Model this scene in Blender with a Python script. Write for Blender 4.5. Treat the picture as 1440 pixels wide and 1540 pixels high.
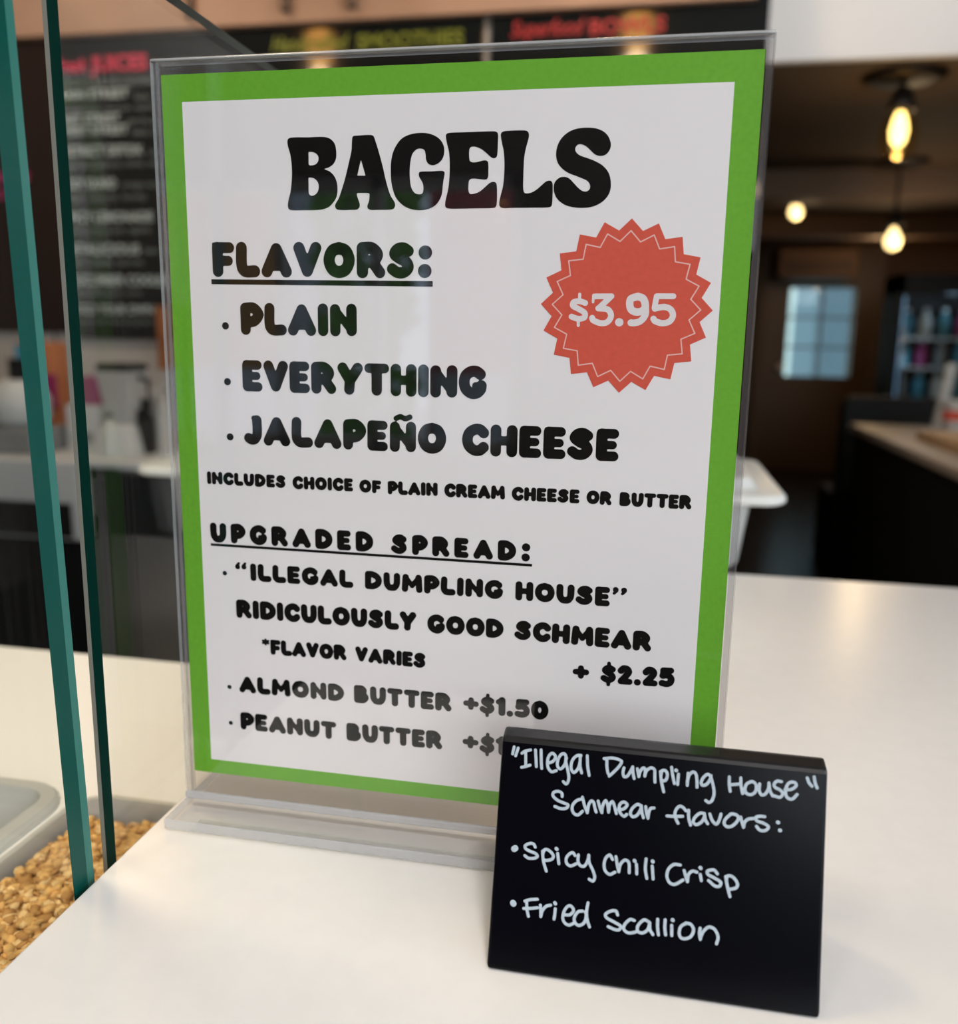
import bpy, bmesh, math, random
import numpy as np
from mathutils import Vector, Matrix
from mathutils.geometry import tessellate_polygon

# ------------------------------------------------------------------ scene, camera, light
for o in list(bpy.data.objects):
    bpy.data.objects.remove(o, do_unlink=True)
SC = bpy.context.scene
COL = SC.collection
ZB = 1092.5            # working unit is the millimetre; the floor lies ZB below the bottom of the menu sheet


def W(p):
    return Vector((p[0] / 1000.0, p[1] / 1000.0, (p[2] + ZB) / 1000.0))


CAM_R = ((0.980898, 0.193817, 0.016571), (0.053118, -0.184928, -0.981315), (-0.187132, 0.96345, -0.191691))
CAM_C = (78.222, -323.936, 184.969)
F_PX = 1330.0


def at(px, py, val, axis=1):
    """Point of the place seen at a pixel of the photograph, on the plane X, Y or Z = val (mm)."""
    a = ((px - 720) / F_PX, (py - 770) / F_PX, 1.0)
    d = [sum(CAM_R[k][i] * a[k] for k in range(3)) for i in range(3)]
    s = (val - CAM_C[axis]) / d[axis]
    return tuple(CAM_C[i] + s * d[i] for i in range(3))


cam_data = bpy.data.cameras.new('camera')
cam = bpy.data.objects.new('camera', cam_data)
COL.objects.link(cam)
R0, R1, R2 = (Vector(r) for r in CAM_R)
m = Matrix((R0, -R1, -R2)).transposed().to_4x4()
m.translation = W(CAM_C)
cam.matrix_world = m
cam_data.sensor_fit = 'HORIZONTAL'
cam_data.sensor_width = 36.0
cam_data.lens = 36.0 * F_PX / 1440.0
cam_data.clip_start = 0.01
cam_data.clip_end = 100
cam_data.dof.use_dof = True
cam_data.dof.focus_distance = 0.318
cam_data.dof.aperture_fstop = 8.0
SC.camera = cam

SC.view_settings.view_transform = 'Standard'
SC.view_settings.look = 'None'
SC.view_settings.gamma = 1.0
SC.view_settings.use_curve_mapping = False
SC.view_settings.exposure = 0.0
SC.cycles.max_bounces = 10
SC.cycles.transparent_max_bounces = 24
SC.cycles.sample_clamp_indirect = 4.0
SC.cycles.caustics_reflective = False
SC.cycles.caustics_refractive = False
SC.cycles.use_denoising = True

world = bpy.data.worlds.new('daylight')
SC.world = world
world.use_nodes = True
bg = world.node_tree.nodes['Background']
bg.inputs['Color'].default_value = (0.72, 0.86, 1.0, 1)
bg.inputs['Strength'].default_value = 2.0


def lamp(name, kind, loc, energy, color, size=0.1, aim=None, size_y=None, spread=None, portal=False):
    d = bpy.data.lights.new(name, kind)
    d.energy = energy
    d.color = color
    if kind == 'AREA':
        d.size = size
        if size_y:
            d.shape = 'RECTANGLE'
            d.size_y = size_y
        if spread:
            d.spread = spread
        if portal:
            d.cycles.is_portal = True
    else:
        d.shadow_soft_size = size
        if kind == 'SPOT':
            d.spot_size = math.radians(120)
            d.spot_blend = 0.8
    o = bpy.data.objects.new(name, d)
    COL.objects.link(o)
    o.location = W(loc)
    if aim is not None:
        v = W(aim) - W(loc)
        o.rotation_euler = v.to_track_quat('-Z', 'Y').to_euler()
    return o


# daylight of the right-hand window, and of a front window added for frontal light
lamp('daylight_right_window', 'AREA', (2960, -900, 600), 42, (0.9, 0.95, 1.0), 3.6, (0, -900, 300), 1.9)
lamp('added_front_daylight', 'AREA', (1600, -3190, 950), 54, (1.0, 0.97, 0.95), 2.2, (1200, 0, 200), 1.4)
# unseen ceiling spots added to brighten counter, boards and soffit
# (x, y, power, colour, cone in degrees, aim shift along y)
FILL_SPOTS = ((-700, 150, 84, (1.0, 0.80, 0.50), 66, 0), (450, -1150, 122, (1.0, 0.96, 0.95), 120, 300), (-700, -1300, 34, (1.0, 0.93, 0.86), 120, 0),
                 (-1950, 2000, 42, (1.0, 0.87, 0.74), 120, 1500), (-200, 2000, 42, (1.0, 0.87, 0.74), 120, 1500), (1000, 2350, 36, (1.0, 0.96, 0.93), 120, 2200))
for (lx, ly, e, c, cone, dy) in FILL_SPOTS:
    lamp('ceiling_fill_light', 'SPOT', (lx, ly, 1870), e, c, 0.16, (lx, ly + dy, 0)).data.spot_size = math.radians(cone)


# ------------------------------------------------------------------ materials
def mat(name, color, rough=0.5, metal=0.0, spec=0.5, emit=None, estr=0.0, coat=0.0, alpha=1.0, noise=0.0, nscale=40.0, bump=0.0):
    ma = bpy.data.materials.new(name)
    ma.use_nodes = True
    nt = ma.node_tree
    b = nt.nodes['Principled BSDF']
    b.inputs['Base Color'].default_value = (*color, 1)
    b.inputs['Roughness'].default_value = rough
    b.inputs['Metallic'].default_value = metal
    b.inputs['Specular IOR Level'].default_value = spec
    b.inputs['Coat Weight'].default_value = coat
    b.inputs['Alpha'].default_value = alpha
    if emit:
        b.inputs['Emission Color'].default_value = (*emit, 1)
        b.inputs['Emission Strength'].default_value = estr
    if noise or bump:
        tc = nt.nodes.new('ShaderNodeTexCoord')
        n = nt.nodes.new('ShaderNodeTexNoise')
        n.inputs['Scale'].default_value = nscale
        n.inputs['Detail'].default_value = 4
        nt.links.new(tc.outputs['Object'], n.inputs['Vector'])
        if noise:
            r = nt.nodes.new('ShaderNodeValToRGB')
            r.color_ramp.elements[0].position = 0.3
            r.color_ramp.elements[1].position = 0.7
            r.color_ramp.elements[0].color = (*[c * (1 - noise) for c in color], 1)
            r.color_ramp.elements[1].color = (*[min(1, c * (1 + noise)) for c in color], 1)
            nt.links.new(n.outputs['Fac'], r.inputs['Fac'])
            nt.links.new(r.outputs['Color'], b.inputs['Base Color'])
        if bump:
            bp = nt.nodes.new('ShaderNodeBump')
            bp.inputs['Strength'].default_value = bump
            bp.inputs['Distance'].default_value = 0.002
            nt.links.new(n.outputs['Fac'], bp.inputs['Height'])
            nt.links.new(bp.outputs['Normal'], b.inputs['Normal'])
    return ma


def clear(name, tint=(1, 1, 1), f0=0.04, rough=0.0, haze=0.0, haze_color=(0.8, 0.8, 0.8), streak=False):
    """Clear sheet: see-through, with mirror reflections that grow towards grazing angles and a little dust."""
    ma = bpy.data.materials.new(name)
    ma.use_nodes = True
    nt = ma.node_tree
    nt.nodes.remove(nt.nodes['Principled BSDF'])
    out = nt.nodes['Material Output']
    geo = nt.nodes.new('ShaderNodeNewGeometry')
    dot = nt.nodes.new('ShaderNodeVectorMath')
    dot.operation = 'DOT_PRODUCT'
    nt.links.new(geo.outputs['Normal'], dot.inputs[0])
    nt.links.new(geo.outputs['Incoming'], dot.inputs[1])

    def mth(op, a, b=None):
        n = nt.nodes.new('ShaderNodeMath')
        n.operation = op
        for i, v in enumerate((a, b)):
            if v is None:
                continue
            if isinstance(v, (int, float)):
                n.inputs[i].default_value = v
            else:
                nt.links.new(v, n.inputs[i])
        return n.outputs[0]
    c = mth('ABSOLUTE', dot.outputs['Value'])
    k = mth('POWER', mth('SUBTRACT', 1.0, c), 5.0)
    fr = mth('ADD', mth('MULTIPLY', k, 0.55), f0)
    tr = nt.nodes.new('ShaderNodeBsdfTransparent')
    tr.inputs['Color'].default_value = (*tint, 1)
    gl = nt.nodes.new('ShaderNodeBsdfGlossy')
    gl.inputs['Roughness'].default_value = rough
    mx = nt.nodes.new('ShaderNodeMixShader')
    nt.links.new(fr, mx.inputs['Fac'])
    nt.links.new(tr.outputs[0], mx.inputs[1])
    nt.links.new(gl.outputs[0], mx.inputs[2])
    last = mx.outputs[0]
    if haze:
        df = nt.nodes.new('ShaderNodeBsdfDiffuse')
        df.inputs['Color'].default_value = (*haze_color, 1)
        m2 = nt.nodes.new('ShaderNodeMixShader')
        m2.inputs['Fac'].default_value = haze
        if streak:
            tc = nt.nodes.new('ShaderNodeTexCoord')
            mp = nt.nodes.new('ShaderNodeMapping')
            mp.inputs['Scale'].default_value = (300, 300, 6)
            n = nt.nodes.new('ShaderNodeTexNoise')
            n.inputs['Scale'].default_value = 1.0
            n.inputs['Detail'].default_value = 3
            nt.links.new(tc.outputs['Object'], mp.inputs['Vector'])
            nt.links.new(mp.outputs[0], n.inputs['Vector'])
            f = mth('MULTIPLY', mth('POWER', n.outputs['Fac'], 3.0), haze * 6)
            nt.links.new(f, m2.inputs['Fac'])
        nt.links.new(last, m2.inputs[1])
        nt.links.new(df.outputs[0], m2.inputs[2])
        last = m2.outputs[0]
    nt.links.new(last, out.inputs['Surface'])
    return ma


def translucent(name, color, see=0.4, rough=0.25):
    """Cloudy plastic: part clear, part milky."""
    ma = mat(name, color, rough)
    nt = ma.node_tree
    b = nt.nodes['Principled BSDF']
    tr = nt.nodes.new('ShaderNodeBsdfTransparent')
    tl = nt.nodes.new('ShaderNodeBsdfTranslucent')
    tl.inputs['Color'].default_value = (*color, 1)
    m1 = nt.nodes.new('ShaderNodeMixShader')
    m1.inputs['Fac'].default_value = 0.35
    m2 = nt.nodes.new('ShaderNodeMixShader')
    m2.inputs['Fac'].default_value = see
    nt.links.new(b.outputs[0], m1.inputs[1])
    nt.links.new(tl.outputs[0], m1.inputs[2])
    nt.links.new(m1.outputs[0], m2.inputs[1])
    nt.links.new(tr.outputs[0], m2.inputs[2])
    nt.links.new(m2.outputs[0], nt.nodes['Material Output'].inputs['Surface'])
    return ma


M = {
    'quartz': mat('white_quartz', (0.82, 0.80, 0.775), 0.24, spec=0.38, noise=0.015, nscale=90),
    'cabinet': mat('dark_cabinet', (0.010, 0.011, 0.011), 0.6, spec=0.2),
    'paper': mat('white_paper', (0.86, 0.82, 0.81), 0.7, spec=0.2),
    'green': mat('green_print', (0.145, 0.42, 0.03), 0.6, spec=0.2, noise=0.06, nscale=500),
    'ink': mat('black_print', (0.004, 0.0035, 0.0035), 0.6, spec=0.1),
    'red': mat('red_print', (0.68, 0.10, 0.062), 0.6, spec=0.2, noise=0.05, nscale=500),
    'pinkwhite': mat('pale_print', (0.80, 0.74, 0.73), 0.6, spec=0.2),
    'pinkline': mat('pink_print_line', (0.85, 0.50, 0.44), 0.6, spec=0.2),
    'acrylic': clear('clear_acrylic', (0.985, 0.985, 0.99), 0.042),
    'side_haze': mat('acrylic_haze', (0.20, 0.19, 0.20), 0.2, alpha=0.14),  # grey haze of the acrylic margins put into a colour
    'acrylic_edge': mat('acrylic_edge', (0.55, 0.56, 0.58), 0.12, spec=0.8, alpha=0.45),
    'base_clear': clear('clear_acrylic_base', (0.95, 0.95, 0.95), 0.03, haze=0.03),
    'glass': clear('case_glass', (0.975, 0.985, 0.98), 0.035, haze=0.004, haze_color=(0.6, 0.58, 0.55), streak=True),
    'glass_edge': mat('green_glass_edge', (0.0, 0.062, 0.048), 0.35, spec=0.15),
    'glass_edge_light': mat('pale_glass_arris', (0.035, 0.16, 0.13), 0.35, spec=0.2),
    'glass_edge_dark': mat('dark_glass_edge', (0.0, 0.022, 0.016), 0.35, spec=0.2),
    'glass_edge_grey': mat('grey_glass_arris', (0.20, 0.20, 0.17), 0.3, spec=0.6),
    'slate': mat('black_slate_board', (0.0012, 0.0013, 0.003), 0.22, spec=0.12),
    'slate_top': mat('black_slate_fold', (0.004, 0.004, 0.005), 0.18, spec=0.9),
    'chalk': mat('pale_marker', (0.40, 0.47, 0.53), 0.8, noise=0.12, nscale=900),
    'steel': mat('brushed_steel', (0.55, 0.55, 0.55), 0.3, metal=1.0),
    'plastic_box': translucent('cloudy_plastic', (0.84, 0.86, 0.86), 0.45),
    'plastic_lid': translucent('cloudy_plastic_lid', (0.88, 0.9, 0.89), 0.12),
    'well': mat('white_work_top', (0.93, 0.93, 0.92), 0.35),
    'pan': mat('pale_pan', (0.62, 0.62, 0.58), 0.35),
    'pan_rim': translucent('cloudy_pan_rim', (0.72, 0.73, 0.70), 0.1),
    'granola': mat('toasted_granola', (0.72, 0.43, 0.14), 0.75, noise=0.35, nscale=160),
    'board': mat('black_menu_board', (0.005, 0.007, 0.0075), 0.1, spec=0.45),
    'board_brown': mat('brown_menu_board', (0.018, 0.010, 0.008), 0.3, spec=0.3),
    'txt_white': mat('white_lettering', (0.50, 0.58, 0.58), 0.6),
    'txt_grey': mat('grey_lettering', (0.16, 0.19, 0.19), 0.6),
    'txt_pink': mat('pink_lettering', (0.65, 0.035, 0.09), 0.6),
    'txt_magenta': mat('magenta_lettering', (0.45, 0.04, 0.17), 0.6),
    'txt_green': mat('green_lettering', (0.17, 0.20, 0.01), 0.6),
    'txt_red': mat('red_lettering', (0.36, 0.008, 0.010), 0.6),
    'tan': mat('tan_bulkhead', (0.40, 0.25, 0.17), 0.6, noise=0.12, nscale=3),
    'wood': mat('orange_wood', (0.30, 0.10, 0.03), 0.5, noise=0.2, nscale=12),
    'wall_white': mat('white_wall', (0.50, 0.47, 0.43), 0.6),
    'wall_beige': mat('beige_wall', (0.45, 0.40, 0.35), 0.7),
    'wall_brown': mat('brown_wall', (0.10, 0.05, 0.025), 0.7),
    'ceil_brown': mat('dark_brown_ceiling', (0.085, 0.055, 0.038), 0.8, noise=0.1, nscale=2),
    'beam': mat('brown_beam', (0.15, 0.10, 0.07), 0.7),
    'soffit': mat('white_soffit', (0.84, 0.82, 0.80), 0.7),
    'ceil': mat('pale_ceiling', (0.5, 0.47, 0.44), 0.8),
    'floor': mat('dark_floor', (0.008, 0.005, 0.005), 0.27, spec=0.3),
    'door': mat('brown_door', (0.13, 0.075, 0.04), 0.5),
    'black': mat('black_plastic', (0.008, 0.008, 0.009), 0.5, spec=0.2),
    'dark_metal': mat('dark_bronze', (0.03, 0.024, 0.02), 0.45, metal=0.6),
    'brass': mat('brass', (0.5, 0.38, 0.2), 0.3, metal=1.0),
    'knob': mat('pale_door_knob', (0.9, 0.8, 0.7), 0.4),
    'bulb': mat('glowing_bulb', (1, 0.85, 0.5), 0.4, emit=(1.0, 0.55, 0.18), estr=2.5),
    'bulb_warm': mat('warm_bulb', (1, 0.8, 0.4), 0.4, emit=(1.0, 0.45, 0.10), estr=14.0),
    'bulb_core': mat('glowing_filament', (1, 0.9, 0.6), 0.4, emit=(1.0, 0.78, 0.34), estr=4.5),
    'bulb_glass': clear('amber_bulb_glass', (1.0, 0.86, 0.55), 0.04),
    'globe': mat('glowing_globe', (1, 0.85, 0.5), 0.4, emit=(1.0, 0.72, 0.30), estr=3.2),
    'pane_door': clear('dimmed_door_glass', (0.68, 0.75, 0.70), 0.04),  # dimmer daylight put into the glass tint
    'pane': clear('window_glass', (0.93, 0.97, 0.98), 0.04),
    'white_plastic': mat('white_plastic', (0.62, 0.64, 0.63), 0.4),
    'grey_plastic': mat('grey_plastic', (0.22, 0.23, 0.23), 0.4),
    'magenta': mat('magenta_card', (0.30, 0.02, 0.12), 0.5),
    'blue': mat('blue_print', (0.05, 0.28, 0.42), 0.5),
    'orange': mat('orange_print', (0.55, 0.20, 0.08), 0.5),
    'laminate': mat('grey_laminate', (0.42, 0.36, 0.31), 0.35),
    'tan_tray': mat('tan_tray', (0.50, 0.33, 0.18), 0.5),
    'cooler_light': mat('cooler_tube', (0.5, 0.7, 0.9), 0.5, emit=(0.35, 0.65, 1.0), estr=0.5),
    'teal': mat('teal_label', (0.05, 0.20, 0.24), 0.5),
}


# ------------------------------------------------------------------ builders
class MB:
    """Collects faces (mm, place coordinates) into one mesh."""

    def __init__(self):
        self.v, self.f, self.mi = [], [], []

    def face(self, pts, mi=0):
        b = len(self.v)
        self.v += [tuple(p) for p in pts]
        self.f.append(tuple(range(b, b + len(pts))))
        self.mi.append(mi)

    def box(self, x0, x1, y0, y1, z0, z1, mi=0, mis=None):
        """mis: material per side (-x, +x, -y, +y, -z, +z)."""
        b = len(self.v)
        self.v += [(x, y, z) for z in (z0, z1) for y in (y0, y1) for x in (x0, x1)]
        q = [(0, 4, 6, 2), (1, 3, 7, 5), (0, 1, 5, 4), (2, 6, 7, 3), (0, 2, 3, 1), (4, 5, 7, 6)]
        for i, a in enumerate(q):
            self.f.append(tuple(b + k for k in a))
            self.mi.append(mis[i] if mis else mi)
        return self

    def prism(self, poly, axis, a, c, mi=0):
        """poly: 2D outline; extruded along axis from a to c (anticlockwise outlines face outward)."""
        n = len(poly)

        def mk(p, t):
            return {0: (t, p[0], p[1]), 1: (p[0], t, p[1]), 2: (p[0], p[1], t)}[axis]
        b = len(self.v)
        self.v += [mk(p, a) for p in poly] + [mk(p, c) for p in poly]
        tris = tessellate_polygon([[Vector((p[0], p[1], 0)) for p in poly]])
        for t in tris:
            self.f.append(tuple(b + k for k in t))
            self.mi.append(mi)
            self.f.append(tuple(b + n + k for k in reversed(t)))
            self.mi.append(mi)
        for i in range(n):
            j = (i + 1) % n
            self.f.append((b + i, b + j, b + n + j, b + n + i))
            self.mi.append(mi)
        return self

    def loft(self, rings, close=True, cap0=True, cap1=True, mi=0):
        n = len(rings[0])
        b = len(self.v)
        for r in rings:
            self.v += [tuple(p) for p in r]
        for k in range(len(rings) - 1):
            for i in range(n if close else n - 1):
                j = (i + 1) % n
                self.f.append((b + k * n + i, b + k * n + j, b + (k + 1) * n + j, b + (k + 1) * n + i))
                self.mi.append(mi)
        if cap0:
            self.f.append(tuple(b + i for i in reversed(range(n))))
            self.mi.append(mi)
        if cap1:
            self.f.append(tuple(b + (len(rings) - 1) * n + i for i in range(n)))
            self.mi.append(mi)
        return self

    def lathe(self, cx, cy, prof, n=24, mi=0, cap0=True, cap1=True):
        rings = [[(cx + r * math.cos(2 * math.pi * i / n), cy + r * math.sin(2 * math.pi * i / n), z) for i in range(n)] for r, z in prof]
        return self.loft(rings, True, cap0, cap1, mi)

    def tube(self, pts, r, n=8, mi=0):
        pts = [Vector(p) for p in pts]
        rings = []
        for i, p in enumerate(pts):
            t = (pts[min(i + 1, len(pts) - 1)] - pts[max(i - 1, 0)]).normalized()
            u = t.cross(Vector((0, 0, 1)))
            if u.length < 1e-3:
                u = t.cross(Vector((0, 1, 0)))
            u.normalize()
            w = u.cross(t)
            rr = r[i] if isinstance(r, (list, tuple)) else r
            rings.append([p + rr * (math.cos(2 * math.pi * k / n) * u + math.sin(2 * math.pi * k / n) * w) for k in range(n)])
        return self.loft(rings, True, True, True, mi)

    def build(self, name, mats, parent=None, base=None, smooth=False, bevel=0.0, label=None, normals=True, segs=2):
        mats = mats if isinstance(mats, (list, tuple)) else [mats]
        if base is None and parent is None:
            xs, ys, zs = zip(*self.v)
            base = ((min(xs) + max(xs)) / 2, (min(ys) + max(ys)) / 2, min(zs))
        org = W(base) if parent is None else W(parent['_b'])
        me = bpy.data.meshes.new(name)
        me.from_pydata([W(p) - org for p in self.v], [], self.f)
        for k in mats:
            me.materials.append(M[k] if isinstance(k, str) else k)
        for p, i in zip(me.polygons, self.mi):
            p.material_index = i
            p.use_smooth = smooth
        if normals:
            bm = bmesh.new()
            bm.from_mesh(me)
            bmesh.ops.remove_doubles(bm, verts=bm.verts, dist=1e-6)
            bmesh.ops.recalc_face_normals(bm, faces=bm.faces)
            bm.to_mesh(me)
            bm.free()
        me.update()
        o = bpy.data.objects.new(name, me)
        COL.objects.link(o)
        if parent is None:
            o.location = org
            o['_b'] = list(base)
        else:
            o.parent = parent
            o['_b'] = list(parent['_b'])
        if label:
            o['label'] = label
        if bevel:
            md = o.modifiers.new('edge', 'BEVEL')
            md.width = bevel / 1000.0
            md.segments = segs
            md.limit_method = 'ANGLE'
            md.angle_limit = math.radians(40)
            md.harden_normals = False
        return o


def tag(o, label, cat, group=None, kind=None):
    o['label'] = label
    o['category'] = cat
    if group:
        o['group'] = group
    if kind:
        o['kind'] = kind
    return o


def thing(name, base, label, cat, group=None):
    o = bpy.data.objects.new(name, None)
    o.empty_display_size = 0.02
    COL.objects.link(o)
    o.location = W(base)
    o['_b'] = list(base)
    return tag(o, label, cat, group)


def struct(mb, name, mats, **k):
    o = mb.build(name, mats, **k)
    o['kind'] = 'structure'
    return o


def copy_thing(o, delta, label=None, group=None):
    """Copy of a thing with copies of its parts and sub-parts, moved by delta (mm)."""
    def rec(a, par):
        c = a.copy()
        COL.objects.link(c)
        if par is not None:
            c.parent = par
        for ch in a.children:
            rec(ch, c)
        return c
    c = rec(o, None)
    c.location = o.location + Vector(delta) / 1000.0
    if label:
        c['label'] = label
    if group:
        c['group'] = group
    return c


def smooth_line(pts, n=5, closed=False):
    """Catmull-Rom through the points."""
    P = [np.array(p, float) for p in pts]
    if len(P) < 3 and not closed:
        return [tuple(p) for p in P]
    out = []
    N = len(P)
    rng = range(N) if closed else range(N - 1)
    for i in rng:
        if closed:
            a, b, c, d = P[(i - 1) % N], P[i], P[(i + 1) % N], P[(i + 2) % N]
        else:
            a, b, c, d = P[max(i - 1, 0)], P[i], P[i + 1], P[min(i + 2, N - 1)]
        # centripetal-ish: tangents limited by the shorter neighbour so that corners do not overshoot
        lb, la, lc = np.linalg.norm(c - b), np.linalg.norm(b - a) + 1e-9, np.linalg.norm(d - c) + 1e-9
        mb_ = (c - a) / (la + lb) * lb if lb else c * 0
        mc_ = (d - b) / (lc + lb) * lb if lb else c * 0
        for k in range(n):
            t = k / n
            h = (2 * t**3 - 3 * t**2 + 1, t**3 - 2 * t**2 + t, -2 * t**3 + 3 * t**2, t**3 - t**2)
            out.append(tuple(h[0] * b + h[1] * mb_ + h[2] * c + h[3] * mc_))
    if not closed:
        out.append(tuple(P[-1]))
    return out


def ink_faces(strokes, h):
    """Union of round-ended strokes [(points, radius)] as flat 2D faces (clean outline by contouring)."""
    allp = np.array([p for s, r in strokes for p in s])
    rm = max(r for s, r in strokes)
    lo = allp.min(0) - rm - 2 * h
    hi = allp.max(0) + rm + 2 * h
    nx, ny = int((hi[0] - lo[0]) / h) + 2, int((hi[1] - lo[1]) / h) + 2
    gx, gy = lo[0] + h * np.arange(nx), lo[1] + h * np.arange(ny)
    D = np.full((ny, nx), 1e9)
    for s, r in strokes:
        for a, b in zip(s[:-1], s[1:]):
            x0, x1 = min(a[0], b[0]) - r - 2 * h, max(a[0], b[0]) + r + 2 * h
            y0, y1 = min(a[1], b[1]) - r - 2 * h, max(a[1], b[1]) + r + 2 * h
            i0, i1 = max(0, int((x0 - lo[0]) / h)), min(nx, int((x1 - lo[0]) / h) + 2)
            j0, j1 = max(0, int((y0 - lo[1]) / h)), min(ny, int((y1 - lo[1]) / h) + 2)
            X, Y = np.meshgrid(gx[i0:i1], gy[j0:j1])
            dx, dy = b[0] - a[0], b[1] - a[1]
            L = dx * dx + dy * dy
            t = np.clip(((X - a[0]) * dx + (Y - a[1]) * dy) / L, 0, 1) if L > 0 else 0 * X
            d = np.hypot(X - a[0] - t * dx, Y - a[1] - t * dy) - r
            D[j0:j1, i0:i1] = np.minimum(D[j0:j1, i0:i1], d)
    faces = []
    ins = D < 0
    for j in range(ny - 1):
        run = None
        for i in range(nx - 1):
            c = (ins[j, i], ins[j, i + 1], ins[j + 1, i + 1], ins[j + 1, i])
            if all(c):
                if run is None:
                    run = i
                continue
            if run is not None:
                faces.append([(gx[run], gy[j]), (gx[i], gy[j]), (gx[i], gy[j + 1]), (gx[run], gy[j + 1])])
                run = None
            if not any(c):
                continue
            cor = [(i, j), (i + 1, j), (i + 1, j + 1), (i, j + 1)]
            poly = []
            for k in range(4):
                (ia, ja), (ib, jb) = cor[k], cor[(k + 1) % 4]
                da, db = D[ja, ia], D[jb, ib]
                if da < 0:
                    poly.append((gx[ia], gy[ja]))
                if (da < 0) != (db < 0):
                    t = da / (da - db)
                    poly.append((gx[ia] + t * (gx[ib] - gx[ia]), gy[ja] + t * (gy[jb] - gy[ja])))
            if len(poly) > 2:
                faces.append(poly)
    return faces


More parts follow.
